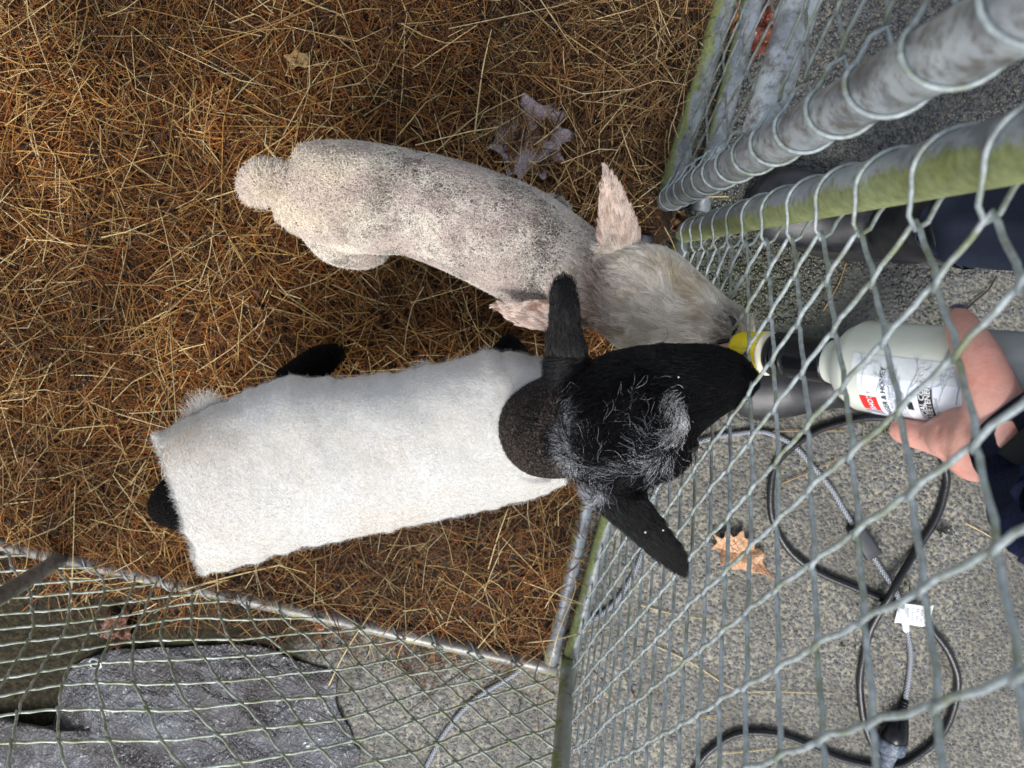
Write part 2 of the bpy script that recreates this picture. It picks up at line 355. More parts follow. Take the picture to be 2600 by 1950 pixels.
# ------------------------------------------------------------------ fences
def warp(u, h, seed=0, amp=.0022):
    n1 = noise.noise((u * 9, h * 9, seed)); n2 = noise.noise((u * 9 + 7, h * 9, seed)); n3 = noise.noise((u * 4, h * 4, seed + 3))
    return u + n1 * amp * 1.4, h + n2 * amp * 1.6, n3 * .007
def chain_link(root, a, b, u_first, cols, pitch_u, pitch_h, h_even, hlo, hhi, mat, seed, fix=None, rad=.00172, umax=None, ulo=None, hmin=None, hook=.0019, amp=.0022):
    """one zigzag wire per column gap; every wire is a part of its own"""
    a2, t2 = np.array(a[:2]), np.array((b - a)[:2]); t2 = t2 / np.linalg.norm(t2); nrm = np.array([-t2[1], t2[0]])
    for k in range(cols):
        pts = []; m0 = int((hlo - .1) / pitch_h) - 1; m1 = int((hhi + .1) / pitch_h) + 1
        seqs = []
        for m in range(m0, m1):
            hk = h_even + m * pitch_h + (k % 2) * pitch_h * .5
            hk1 = h_even + m * pitch_h + ((k + 1) % 2) * pitch_h * .5
            if k % 2: hk1 += pitch_h        # keep increasing
            seqs.append((0, hk)); seqs.append((1, hk1))
        seqs.sort(key=lambda q: q[1])
        P = []; jit = random.Random(seed * 100 + k)
        for i, (s_, h_) in enumerate(seqs):
            uc = u_first + (k + s_) * pitch_u; ov = hook if s_ else -hook
            P.append((uc + ov, h_ + jit.uniform(-.0012, .0012), s_))
        for i in range(len(P) - 1):
            (u0, h0, s0), (u1, h1, s1) = P[i], P[i + 1]; w_ = .0021 if s0 == 0 else -.0021
            pts += [(u0, h0 - .0 if i else h0, 0.)]
            for f, ww in ((.1, .8), (.28, 1), (.5, .9), (.72, 1), (.9, .8)):
                e = f + .06 * math.sin(f * math.pi * 2)
                pts.append((u0 + (u1 - u0) * e, h0 + (h1 - h0) * f, w_ * ww))
        segs, cur = [], []
        for (u, h, w_) in pts:
            if fix: u, h = fix(u, h)
            u, h, dn = warp(u, h, seed, amp)
            good = (hmin(u) if hmin else hlo) <= h <= hhi and (umax is None or u <= umax(h)) and (ulo is None or u >= ulo)
            if good:
                p = a2 + t2 * u + nrm * (w_ + dn); cur.append((p[0], p[1], h))
            elif cur: segs.append(cur); cur = []
        if cur: segs.append(cur)
        segs = [s for s in segs if len(s) > 3]
        if segs:
            mb = MB()
            for s in segs: mb.tube(s, rad, 7)
            parent_keep(mb.build('mesh_wire', mat), root)
def pipe(root, pts, r, mat, name='post', n=24):
    mb = MB(); P = [Vector(p) for p in pts]; Q = []
    for i in range(len(P) - 1):
        m = max(2, int((P[i + 1] - P[i]).length / .03))
        Q += [P[i].lerp(P[i + 1], k / m) for k in range(m)]
    Q.append(P[-1]); mb.tube(Q, r, n); return parent_keep(mb.build(name, mat), root)
def spiral(root, base, top, r, pitch, phase, toward, reach, h0, h1, mat, rad=.0016, flip=1):
    """the edge wire that winds round a post and hooks the mesh beside it"""
    mb = MB(); B, T = Vector(base), Vector(top); ax = (T - B).normalized(); tw = Vector((*toward, 0)); tw = (tw - ax * tw.dot(ax)).normalized(); sd_ = ax.cross(tw)
    pts = []; n = 26; tot = int((h1 - h0) / pitch); jr = random.Random(3); ph = [jr.uniform(-.05, .05) * pitch for _ in range(tot + 3)]
    for i in range(tot * n):
        th = 2 * math.pi * i / n; k = i / n; f = k - int(k); hh = h0 + (k + phase) * pitch + ph[int(k)] * (1 - f) + ph[int(k) + 1] * f
        d = abs((th + math.pi) % (2 * math.pi) - math.pi); rr = r + rad + reach * math.exp(-(d / .38) ** 2)
        # most of the rise happens on the mesh side, so the turns sit square on the post
        pts.append(B + ax * (hh / ax.z) + (tw * math.cos(th) + sd_ * math.sin(th) * flip) * rr)
    mb.tube(pts, rad, 6); return parent_keep(mb.build('edge_wire', mat), root)
def along(a, b, u, z=0.):
    d = (b - a)[:2]; d = d / np.linalg.norm(d); return np.array([a[0] + d[0] * u, a[1] + d[1] * u, z])
RA, RB_ = .0168, .0136
# -- main panel between the lambs and the person
pa = empty('fence_panel', A0)
tag(pa, 'chain link gate panel with a green-sided post, standing in front of the bottle and hand', 'fence panel', 'galvanised chain link fence panels round the pen')
P2b = Vector(along(A0, A1, .004)); P2t = Vector(along(A0, A1, .010, 1.14)) + Vector((.004, .004, 0))
pipe(pa, [P2b, P2t], RA, M_P2)
P3b, P3m = V(1445, 1672, 0), V(1423, 1950, .285); P3d = (P3m - P3b); P3t = P3b + P3d * (1.14 / .285)
pipe(pa, [P3b, P3b + P3d * (1.14 / .285)], RB_, M_P3)
pipe(pa, [along(A0, A1, .016, RB_ + .001), along(A0, A1, .776 - RB_, RB_ + .001)], RB_, M_RAILM, 'bottom_rail')
pipe(pa, [P2t, P3t], RB_, M_P2, 'top_rail')
def fixA(u, h): return u, h - .02 * math.exp(-u / .05)
chain_link(pa, A0, A1, .0015 + .0351, 21, .0351, .0757, .0125, .028, 1.125, M_W, 1, fixA, umax=lambda h: .776 + .02 * h)
tA = (A1 - A0)[:2]; tA = tA / np.linalg.norm(tA)
spiral(pa, P2b, P2t, RA, .0757, .62, tA, .0165, .03, 1.10, M_W, flip=-1)
# -- upper right panel
pb = empty('fence_panel', B0)
tag(pb, 'chain link panel with the stained grey post ringed by wire, in the top right corner', 'fence panel', 'galvanised chain link fence panels round the pen')
P1b = V(1690, 512, 0); P1t0 = V(2530, 66, .955); P1t = P1b + (P1t0 - P1b) * (1.16 / .955)
pipe(pb, [P1b, P1t], RA, M_P1)
pipe(pb, [along(B0, B1, .012, RA), along(B0, B1, .75, RA)], RA * 1.04, M_RAILM, 'bottom_rail')
def P1at(h): return P1b + (P1t - P1b) * (h / 1.16)
pipe(pb, [P1at(.565) + Vector((*((B1 - B0)[:2] / np.linalg.norm((B1 - B0)[:2]) * .016), 0)), along(B0, B1, .75, .565)], RA, M_P1, 'middle_rail')
pipe(pb, [P1t, along(B0, B1, .75, 1.16)], RA, M_P1, 'top_rail')
pipe(pb, [along(B0, B1, .75, 0), along(B0, B1, .75, 1.16)], RA, M_P1)
def fixB(u, h): return u, (h if h > .55 else .55 - (.55 - h) * 1.7)
chain_link(pb, B0, B1, .034, 19, .0365, .070, .046, .03, 1.14, wire_mat('dull_wire', .6, (.32, .36, .36)), 2, fixB, ulo=.015, rad=.0015)
tB = (B1 - B0)[:2]; tB = tB / np.linalg.norm(tB)
spiral(pb, P1b, P1t, RA, .0700, .52, tB, .0215, .01, 1.12, M_W)
# -- lower left panel
pc = empty('fence_panel', C0)
tag(pc, 'chain link panel with slack mossy mesh in front of the silver tarpaulin, lower left', 'fence panel', 'galvanised chain link fence panels round the pen')
LC = float(np.linalg.norm(C1 - C0))
pipe(pc, [along(C0, C1, -.45, RB_), along(C0, C1, LC - .012, RB_)], RB_, M_C, 'bottom_rail')
P4b = V(167, 1412, .01); pipe(pc, [P4b, P4b + Vector((.012, -.006, 1.1))], RB_, M_C)
pipe(pc, [along(C0, C1, -.45, 0), along(C0, C1, -.45, 1.1)], RB_, M_C)
pipe(pc, [along(C0, C1, -.45, 1.1), P3b + P3d * (1.1 / .285) - Vector((.028, 0, 0))], RB_, M_C, 'top_rail')
def fixC(u, h):
    s = min(1, max(0, (.80 - u) / .40)); s = s * s * (3 - 2 * s)
    return u - s * (.16 * h - .02) + s * .05 * math.sin(u * 9), h - s * .30 * max(0, (.80 - u)) * .55 * (1 + .4 * math.sin(u * 5)) + s * .02 * math.sin(u * 31 + h * 20) * max(0, 1 - h / .3)
chain_link(pc, C0, C1, -.25, 37, .0358, .072, .04, .02, 1.08, M_WM, 3, fixC, umax=lambda h: LC - .012, hmin=lambda u: .022, rad=.0019, hook=.0034, amp=.0062)
# tie wire wound round the bottom rail, one per mesh
mb = MB(); pts = []
for i in range(26 * 16):
    k = i / 16; u = .09 + k * .0358; th = 2 * math.pi * (i / 16) * .5
    p = along(C0, C1, u); nn = np.array([-(C1 - C0)[1], (C1 - C0)[0]])[:2] / LC
    pts.append((p[0] + nn[0] * math.cos(th) * .0155, p[1] + nn[1] * math.cos(th) * .0155, RB_ + .001 + math.sin(th) * .0155))
    if i and i % 16 == 0 and random.random() < .0: pass
mb.tube(pts, .0011, 6); parent_keep(mb.build('tie_wire', M_WC), pc)
# -- threshold rail and loose pipe
th_ = empty('threshold_rail', I0); tag(th_, 'mottled galvanised rail lying on the ground just inside the main panel, straw against it', 'rail')
pipe(th_, [I0 + [0, 0, RB_], I1 + [0, 0, RB_]], RB_, M_RAIL, 'pipe')
lp = empty('loose_pipe', U(1785, 510)); tag(lp, 'bluish galvanised pipe on the ground beside the upper right panel, ending by the green post', 'pipe')
pipe(lp, [U(1774, 535, .0168), U(1912, 0, .0168), U(1912, 0, .0168) + (U(1912, 0) - U(1774, 535)) * .6], .0160, M_C if False else M_RAIL, 'pipe')

# ------------------------------------------------------------------ bodies: lofts fused by a voxel remesh
def loft(mb, secs, n=22, closed=True, ref=None, lat=None):
    """secs: (centre Vector, half width, half height up, half height down[, roll])"""
    P = [Vector(s[0]) for s in secs]; N = len(P); rings = []; prev = None
    for i in range(N):
        tt = (P[min(i + 1, N - 1)] - P[max(i - 1, 0)]).normalized()
        rf = Vector(ref) if ref else Vector((0, 0, 1))
        r = tt.cross(rf); r = tt.cross(Vector((1, 0, 0))) if r.length < .25 else r; r.normalize()
        if prev and r.dot(prev) < 0: r = -r
        if lat: r = Vector(lat).normalized()
        prev = r; u = r.cross(tt).normalized()
        if u.dot(rf) < 0 and abs(tt.dot(rf)) < .9: u = -u
        roll = secs[i][4] if len(secs[i]) > 4 else 0
        if roll: r, u = r * math.cos(roll) + u * math.sin(roll), u * math.cos(roll) - r * math.sin(roll)
        hw, hu, hd = secs[i][1:4]
        rings.append([P[i] + r * hw * math.cos(2 * math.pi * k / n) + u * (hu if math.sin(2 * math.pi * k / n) > 0 else hd) * math.sin(2 * math.pi * k / n) for k in range(n)])
    vs = [p for rg_ in rings for p in rg_]
    fs = [(i * n + k, i * n + (k + 1) % n, (i + 1) * n + (k + 1) % n, (i + 1) * n + k) for i in range(N - 1) for k in range(n)]
    b = len(vs); vs += [P[0], P[-1]]
    fs += [(b, (k + 1) % n, k) for k in range(n)] + [(b + 1, (N - 1) * n + k, (N - 1) * n + (k + 1) % n) for k in range(n)]
    mb.add(vs, fs)
def resample(secs, sub=4):
    A = np.array([[*s[0], *s[1:4], (s[4] if len(s) > 4 else 0)] for s in secs], float); S = smoothpath(A, sub)
    return [(Vector(a[:3]), max(a[3], .001), max(a[4], .001), max(a[5], .001), a[6]) for a in S]
def ps(px, py, hwpx, z, up, dn, roll=0): return (V(px, py, z), hwpx * m_per_px(z), up, dn, roll)
def fuse(mb, name, mat, voxel=.0035, smooth=6, parent=None):
    me = mb.mesh(name + '_raw'); bmx = bmesh.new(); bmx.from_mesh(me); bmesh.ops.recalc_face_normals(bmx, faces=bmx.faces); bmx.to_mesh(me); bmx.free()
    o = link(name + '_raw', me); m1 = o.modifiers.new('r', 'REMESH'); m1.mode = 'VOXEL'; m1.voxel_size = voxel
    m2 = o.modifiers.new('s', 'SMOOTH'); m2.factor = .5; m2.iterations = smooth
    dg = bpy.context.evaluated_depsgraph_get(); me2 = bpy.data.meshes.new_from_object(o.evaluated_get(dg)); me2.name = name
    bpy.data.objects.remove(o); bpy.data.meshes.remove(me); me2.materials.clear()
    return link(name, me2, mat, parent)
def bvh_of(o): 
    me = o.data; return BVHTree.FromPolygons([v.co[:] for v in me.vertices], [tuple(p.vertices) for p in me.polygons])
CAMP = Vector((0, 0, H))
def on_surf(bvh, px, py, lift=0.):
    d = (V(px, py, 0) - CAMP).normalized(); h = bvh.ray_cast(CAMP, d)
    if h[0] is None: return None
    return h[0] + h[1] * lift

def sample(me, n, up_min=-.35):
    """random points on the mesh: position, smooth normal"""
    me.calc_loop_triangles(); T = np.empty(len(me.loop_triangles) * 3, int); me.loop_triangles.foreach_get('vertices', T); T = T.reshape(-1, 3)
    C = np.empty(len(me.vertices) * 3); me.vertices.foreach_get('co', C); C = C.reshape(-1, 3)
    Nn = np.empty(len(me.vertices) * 3); me.vertices.foreach_get('normal', Nn); Nn = Nn.reshape(-1, 3)
    fn = np.cross(C[T[:, 1]] - C[T[:, 0]], C[T[:, 2]] - C[T[:, 0]]); ar = np.linalg.norm(fn, axis=1); z = fn[:, 2] / np.maximum(ar, 1e-12)
    ar = ar * (z > up_min); idx = rng.choice(len(T), n, p=ar / ar.sum())
    a, b = rng.random(n), rng.random(n); s = a + b > 1; a[s], b[s] = 1 - a[s], 1 - b[s]; w3 = np.c_[1 - a - b, a, b]
    P = (C[T[idx]] * w3[..., None]).sum(1); Nv = (Nn[T[idx]] * w3[..., None]).sum(1); Nv /= np.linalg.norm(Nv, axis=1, keepdims=True)
    return P, Nv
def fibres(name, P, N, D, L, rad, col, mat, parent, lay=.5, curl=0., curls=1.0, K=5, tip=.35, droop=0., clump=0, cstr=.6):
    """hair curves: P roots, N normals, D comb direction, L length, lay 0 upright..1 flat"""
    n = len(P); D = D - N * (D * N).sum(1, keepdims=True); D /= np.maximum(np.linalg.norm(D, axis=1, keepdims=True), 1e-6); S = np.cross(N, D)
    lay = np.broadcast_to(lay, n)[:, None]; L = np.broadcast_to(L, n)[:, None]; curl = np.broadcast_to(curl, n)[:, None]
    dirv = N * (1 - lay) + D * lay; dirv /= np.linalg.norm(dirv, axis=1, keepdims=True); ph = rng.uniform(0, 6.283, (n, 1)); out_ = np.zeros((n, K, 3))
    for k in range(K):
        tt = k / (K - 1); a = ph + tt * 6.283 * curls
        out_[:, k] = P + dirv * L * tt + D * L * (.25 * tt * tt) + (S * (np.cos(a) - np.cos(ph)) + N * .7 * (np.sin(a) - np.sin(ph))) * curl
        out_[:, k, 2] -= droop * tt * tt
    if clump:
        from mathutils.kdtree import KDTree
        nc_ = min(clump, n); kd = KDTree(nc_)
        for i in range(nc_): kd.insert(P[i], i)
        kd.balance(); own = np.array([kd.find(p)[1] for p in P]); br_ = rng.uniform(.80, 1.2, nc_)[own][:, None]; col = col * br_
        for k in range(1, K):
            f_ = cstr * (k / (K - 1)) ** 1.2; out_[:, k] = out_[:, k] * (1 - f_) + out_[own, k] * f_
    hc = bpy.data.hair_curves.new(name); hc.add_curves([K] * n)
    hc.attributes['position'].data.foreach_set('vector', out_.astype(np.float32).ravel())
    ra = hc.attributes.get('radius') or hc.attributes.new('radius', 'FLOAT', 'POINT')
    rr = np.broadcast_to(rad, n)[:, None] * np.linspace(1, tip, K)[None]; ra.data.foreach_set('value', rr.astype(np.float32).ravel())
    ca_ = hc.attributes.new('Col', 'FLOAT_COLOR', 'CURVE'); ca_.data.foreach_set('color', np.c_[col, np.ones(n)].astype(np.float32).ravel())
    o = bpy.data.objects.new(name, hc); COL.objects.link(o); hc.materials.append(mat)
    if parent: parent_keep(o, parent)
    return o
def fibre_mat(name, rough=.6, spec=.3, mul=1.):
    t = NT(name); return t.set(t.mix(1., t.attr(), (mul, mul, mul), 'MULTIPLY'), rough, 0, None, spec)
M_WOOL = fibre_mat('wool_fibre', .75, .15); M_DULLC = fibre_mat('black_curl', .75, .12); M_HAIRB = fibre_mat('black_hair', .36, .32)
def n3(P, s, off=0): return np.array([noise.noise((p[0] * s + off, p[1] * s, p[2] * s - off)) for p in P])
def near(P, px, py, z, r):      # 0..1 round a spot of the coat, measured across the lamb, ignoring depth
    c = U(px, py, z); d = (c - [0, 0, H]); d /= np.linalg.norm(d); v = P - c; v = v - (v @ d)[:, None] * d
    return np.exp(-((np.linalg.norm(v, axis=1) / r) ** 2))

# ------------------------------------------------------------------ white lamb
wl = empty('white_lamb', U(1050, 600))
tag(wl, 'shorn off-white lamb with grey speckled fleece and pink ears, head raised to the yellow teat', 'lamb')
mb = MB()
body = [ps(716, 470, 45, .315, .035, .05), ps(745, 480, 92, .31, .058, .08), ps(800, 488, 118, .305, .074, .09), ps(880, 500, 130, .30, .082, .095), ps(960, 508, 128, .30, .082, .095),
        ps(1045, 518, 122, .30, .080, .10), ps(1140, 545, 127, .30, .080, .10), ps(1215, 574, 131, .30, .082, .10), ps(1295, 610, 135, .305, .084, .10), ps(1375, 657, 131, .315, .082, .095),
        ps(1440, 695, 122, .34, .074, .08), ps(1490, 722, 100, .37, .066, .07), ps(1540, 740, 88, .40, .055, .06)]
loft(mb, resample(body), 28)
head = [ps(1512, 742, 62, .415, .036, .04), ps(1545, 742, 98, .425, .046, .052), ps(1600, 750, 124, .435, .052, .062), ps(1655, 766, 130, .445, .052, .064), ps(1715, 788, 112, .455, .046, .058),
        ps(1770, 805, 86, .47, .040, .050), ps(1820, 822, 66, .485, .033, .040), ps(1862, 836, 54, .497, .027, .030), ps(1890, 846, 36, .505, .018, .02), ps(1902, 850, 12, .508, .006, .006)]
loft(mb, resample(head), 26)
loft(mb, resample([ps(1582, 650, 48, .44, .012, .012), ps(1572, 600, 56, .45, .009, .006, -.25), ps(1562, 540, 46, .455, .006, .004, -.3), ps(1550, 480, 29, .455, .005, .003, -.3), ps(1537, 432, 9, .45, .003, .003, -.2), ps(1534, 420, 2, .448, .002, .002)]), 18)
loft(mb, resample([ps(1470, 800, 40, .42, .012, .012), ps(1420, 800, 46, .415, .008, .006, .3), ps(1350, 800, 40, .40, .006, .004, .3), ps(1300, 789, 25, .39, .005, .004, .25), ps(1256, 773, 5, .38, .003, .003)]), 18)
loft(mb, resample([ps(1665, 668, 20, .455, .012, .02), ps(1700, 690, 26, .462, .012, .02), ps(1740, 712, 20, .462, .010, .02)]), 12)     # brows
loft(mb, resample([ps(1650, 885, 20, .455, .012, .02), ps(1690, 888, 26, .462, .012, .02), ps(1735, 884, 20, .462, .010, .02)]), 12)
# thighs, shoulders and legs
loft(mb, resample([ps(800, 570, 42, .30, .04, .04), ps(855, 612, 54, .275, .035, .04), ps(915, 628, 50, .24, .028, .04), ps(955, 628, 36, .18, .02, .03)]), 16)
loft(mb, resample([ps(790, 455, 40, .31, .03, .03), ps(850, 432, 50, .29, .034, .036), ps(910, 432, 46, .26, .03, .035), ps(960, 450, 34, .20, .02, .03)]), 16)
def leg(mb, top, knee, hock, foot, r0=.024, r1=.013):
    T, K_, Hk, Ft = map(Vector, (top, knee, hock, foot))
    loft(mb, resample([(T, r0 * 1.3, r0 * 1.3, r0 * 1.3), (K_, r0, r0, r0), (Hk, r1, r1 * 1.2, r1 * 1.2), (Hk.lerp(Ft, .5), r1 * .8, r1 * .8, r1 * .8), (Ft + Vector((0, 0, .03)), r1, r1, r1), (Ft + Vector((0, 0, .004)), r1 * 1.2, r1 * 1.2, r1 * 1.2)], 3), 12, ref=(0, 1, 0))
f = V(925, 622, .14); leg(mb, V(885, 605, .22), f, f + Vector((-.05, 0, -.03)), (f.x - .02, f.y + .01, .02), .026)
f = V(925, 440, .14); leg(mb, V(885, 445, .22), f, f + Vector((-.05, 0, -.03)), (f.x - .02, f.y, .02), .026)
f = V(1330, 680, .22); leg(mb, f, f + Vector((0, -.01, -.08)), f + Vector((.01, -.01, -.11)), (f.x + .0, f.y - .01, .02), .026)
f = V(1390, 560, .24); leg(mb, f, f + Vector((0, 0, -.09)), f + Vector((.01, 0, -.13)), (f.x + .01, f.y, .02), .026)
# tail
loft(mb, resample([ps(770, 470, 30, .35, .02, .02), ps(725, 466, 36, .345, .022, .022), ps(692, 462, 42, .325, .022, .024), ps(665, 466, 40, .30, .02, .022), ps(650, 482, 28, .28, .014, .016), ps(643, 495, 12, .265, .006, .008)]), 16)
t = NT('lamb_skin'); c = t.mix(t.ramp(t.noise(60, 5, .7), [(.35, 0), (.65, 1)]), (.16, .14, .125), (.36, .31, .28))
c = t.mix(t.math('MAXIMUM', blotch(t, U(1690, 780, .47), .115, .2), blotch(t, U(1560, 520, .45), .05, .3)), c, t.ramp(t.noise(70, 5, .7), [(.35, (.55, .48, .40)), (.65, (.75, .68, .60))]))
M_WSKIN = t.set(c, .7, 0, t.bump(t.noise(450, 4, .7), .9, .002), .2)
wbody = fuse(mb, 'body', M_WSKIN, .0034, 5); parent_keep(wbody, wl); wb = bvh_of(wbody)
# short curled fleece of the trunk
hd_c = U(1660, 780, .45)
def headness(P):   # 0 trunk .. 1 head, measured along the neck
    ax = (U(1720, 820, .45) - U(1440, 690, .34)); ax /= np.linalg.norm(ax); s = (P - U(1500, 720, .385)) @ ax
    h = 1 / (1 + np.exp(-s / .014)); e1, e2 = U(1560, 520, .45), U(1350, 795, .40)
    e = ((np.linalg.norm(P - e1, axis=1) < .052) & (P[:, 1] > U(1570, 628, .44)[1])) | ((np.linalg.norm(P - e2, axis=1) < .062) & (P[:, 1] < U(1400, 752, .41)[1]) & (P[:, 2] > .365))
    return np.maximum(h, e), e
P, N = sample(wbody.data, 190000); hn, ear = headness(P); hn = hn + rng.normal(0, .16, len(P)) * (hn > .02) * (~ear); tr = hn < .5; Pt, Nt = P[tr], N[tr]
rd = rng.normal(0, 1, Pt.shape); big = n3(Pt, 22) * .9 + n3(Pt, 60, 3) * .55; g = rng.random(len(Pt))
c0 = np.array([.92, .86, .77]); c1 = np.array([.22, .19, .165]); cw = np.array([.86, .75, .60]); pk = np.array([.62, .51, .47])
tuf = n3(Pt, 260, 6) * 1.3 + n3(Pt, 420, 2) * .8; mixv = np.clip(.47 + big * 1.15 - tuf * .95 + rng.normal(0, .28, len(Pt)), 0, 1)[:, None]; col = c0 * (1 - mixv) + c1 * mixv
rump = np.clip(near(Pt, 800, 440, .38, .065) + near(Pt, 700, 455, .35, .06) * 1.5, 0, 1)[:, None]; col = col * (1 - rump * .7) + cw * rump * .7
pkm = (np.clip(n3(Pt, 30, 8) * 2.6, 0, .6) + .35 * near(Pt, 1240, 560, .38, .07))[:, None].clip(0, .6); col = col * (1 - pkm) + pk * pkm
spk = ((g < .05) & (tuf < .1))[:, None]; col = np.where(spk, np.array([.07, .055, .04]), col); stn = near(Pt, 1500, 760, .40, .03)[:, None] * .7; col = col * (1 - stn) + np.array([.22, .12, .09]) * stn
tailm = near(Pt, 655, 465, .30, .05)
fibres('fleece', Pt, Nt, rd, (.0036 + .0035 * (tuf > 0) + .009 * tailm) * rng.uniform(.7, 1.2, len(Pt)), .00030, col, M_WOOL, wl, .66, .0013 + 0 * g, 1.25, 7, .6)
# longer wavy hair of the head and ears
hd = ~tr; Ph, Nh = P[hd], N[hd]; sel = rng.random(len(Ph)) < 1; Ph, Nh = Ph[sel], Nh[sel]; eh = ear[hd][sel]
back = U(1500, 715, .42) - U(1880, 840, .50); Dh = np.tile(back, (len(Ph), 1)); Dh /= np.linalg.norm(back)
Dh = Dh + .55 * np.stack([n3(Ph, 45, 1), n3(Ph, 45, 5), n3(Ph, 45, 9)], 1) * 2 + rng.normal(0, .15, Ph.shape)
lat = Ph - (U(1500, 725, .43)[None] + ((Ph - U(1500, 725, .43)) @ (-back / np.linalg.norm(back)))[:, None] * (-back / np.linalg.norm(back))[None]); Dh = Dh + lat * 9
ed = np.where(Ph[:, 1:2] > U(1570, 690, .44)[1], np.array([[-.15, 1., 0]]), np.array([[-1., .15, 0]])); Dh[eh] = (ed + rng.normal(0, .22, Ph.shape))[eh]
cl = np.array([.98, .91, .80]); cy = np.array([.66, .52, .32]); cd_ = np.array([.40, .32, .25]); br = np.array([.15, .065, .04])
clump = n3(Ph, 95, 2); mm = np.clip(n3(Ph, 38, 4) * 1.4 + clump * .6, 0, .8)[:, None]; col = cl * (1 - mm * .8) + cy * mm * .8
m2 = np.clip(clump * 1.2 - .35 + rng.normal(0, .2, len(Ph)), 0, .45)[:, None]; col = col * (1 - m2) + cd_ * m2
poll = (near(Ph, 1505, 830, .44, .032) + .7 * near(Ph, 1525, 720, .45, .024) + .3 * near(Ph, 1500, 640, .42, .03))[:, None].clip(0, .9) * (.45 + .9 * rng.random((len(Ph), 1))); poll = poll.clip(0, .85); col = col * (1 - poll) + br * poll
nose = (near(Ph, 1856, 812, .50, .015) + near(Ph, 1835, 868, .49, .010))[:, None].clip(0, .8); col = col * (1 - nose) + np.array([.13, .10, .085]) * nose
pinke = eh[:, None] * .55; col = col * (1 - pinke) + np.array([.76, .56, .48]) * pinke
es = (eh & (clump + rng.normal(0, .2, len(Ph)) > .28))[:, None] * .6; col = col * (1 - es) + np.array([.30, .13, .08]) * es
lm = .012 - .0065 * near(Ph, 1860, 830, .5, .04) - .004 * eh
fibres('face_hair', Ph, Nh, Dh, lm * rng.uniform(.7, 1.25, len(Ph)), .00021, col, M_WOOL, wl, .86, .0007, .7, 6, .5, clump=2600, cstr=.58)
# wispy tail tip
P, N = sample(wbody.data, 60000); s = np.linalg.norm(P - U(648, 470, .30), axis=1) < .048; P, N = P[s], N[s]
Dt = np.tile(np.array([-.6, -.8, -.3]), (len(P), 1)) + rng.normal(0, .35, P.shape); cc_ = np.array([.86, .75, .61]) * rng.uniform(.7, 1.1, (len(P), 1))
fibres('tail_hair', P, N, Dt, .013 * rng.uniform(.5, 1.3, len(P)), .00017, cc_, M_WOOL, wl, .6, .001, .8, 6, .3)
M_DARK = simple('dark_wet_skin', (.012, .011, .012), .25, 0, .4, 900)
for pp in ([(1849, 804), (1860, 812), (1866, 824), (1866, 838), (1858, 850)], [(1818, 876), (1830, 868), (1844, 864), (1853, 858)]):
    q_ = [on_surf(wb, *p, .0012) for p in pp]; q_ = [p for p in q_ if p is not None]
    if len(q_) > 2:
        mb = MB(); mb.tube(smoothpath(q_, 4), [.0007 + .0021 * math.sin(math.pi * i / (4 * (len(q_) - 1))) for i in range(4 * (len(q_) - 1) + 1)], 8); parent_keep(mb.build('nostril', M_DARK), wl)
def sphere(name, c_, r, mat, parent, sc3=(1, 1, 1), seg=14):
    bmx = bmesh.new(); bmesh.ops.create_uvsphere(bmx, u_segments=seg, v_segments=seg // 2 + 2, radius=r); me = bpy.data.meshes.new(name); bmx.to_mesh(me); bmx.free()
    o = link(name, me, mat); o.location = c_; o.scale = sc3
    if parent: parent_keep(o, parent)
    return o
M_EYE = simple('eye', (.01, .008, .006), .08)
for py, z in ((684, .437), (880, .437)):
    sphere('eye', V(1712, py + (22 if py < 700 else -22), z - .014), .0085, M_EYE, wl)

# ------------------------------------------------------------------ black lamb
bl = empty('black_lamb', U(1000, 1150))
tag(bl, 'black-faced lamb with white curls on its crown, wearing a white felt coat', 'lamb')
mb = MB()
body = [ps(424, 1270, 16, .29, .03, .04), ps(442, 1268, 38, .29, .045, .06), ps(500, 1255, 86, .30, .068, .085), ps(600, 1235, 128, .30, .085, .10), ps(760, 1200, 142, .30, .088, .10), ps(930, 1170, 142, .30, .088, .105),
        ps(1080, 1145, 140, .30, .09, .11), ps(1190, 1120, 126, .285, .060, .10), ps(1262, 1108, 112, .30, .045, .10), ps(1326, 1098, 112, .345, .042, .09), ps(1376, 1094, 114, .415, .046, .08), ps(1412, 1088, 113, .465, .052, .075), ps(1450, 1078, 110, .50, .06, .07), ps(1490, 1070, 108, .535, .055, .06)]
loft(mb, resample(body), 28)
ZH = .015
head = [ps(1432, 1088, 92, .545, .035, .045), ps(1468, 1076, 134, .555, .048, .055), ps(1530, 1068, 166, .565, .056, .065), ps(1600, 1063, 180, .57, .058, .07), ps(1660, 1057, 180, .575, .056, .07), ps(1708, 1040, 165, .58, .052, .066),
        ps(1748, 1018, 142, .583, .047, .058), ps(1782, 984, 108, .585, .041, .048), ps(1828, 966, 84, .583, .035, .040), ps(1864, 962, 66, .58, .029, .033), ps(1892, 961, 44, .577, .021, .024), ps(1909, 962, 16, .574, .009, .010)]
loft(mb, resample([ps(1640, 915, 24, .585, .012, .02), ps(1690, 905, 30, .592, .014, .02), ps(1740, 905, 22, .59, .010, .02)]), 12)     # brows
loft(mb, resample([ps(1640, 1195, 30, .58, .012, .02), ps(1695, 1180, 36, .588, .014, .02), ps(1742, 1140, 26, .588, .010, .02)]), 12)
loft(mb, resample(head), 28, lat=(0, 1, 0))
loft(mb, resample([ps(1450, 970, 62, .57, .016, .018), ps(1440, 915, 60, .578, .013, .012, .3), ps(1434, 860, 50, .58, .009, .007, .3), ps(1434, 800, 41, .58, .007, .005, .3), ps(1432, 760, 38, .578, .006, .004, .2), ps(1430, 730, 35, .575, .006, .004), ps(1424, 708, 18, .572, .004, .004)]), 18)
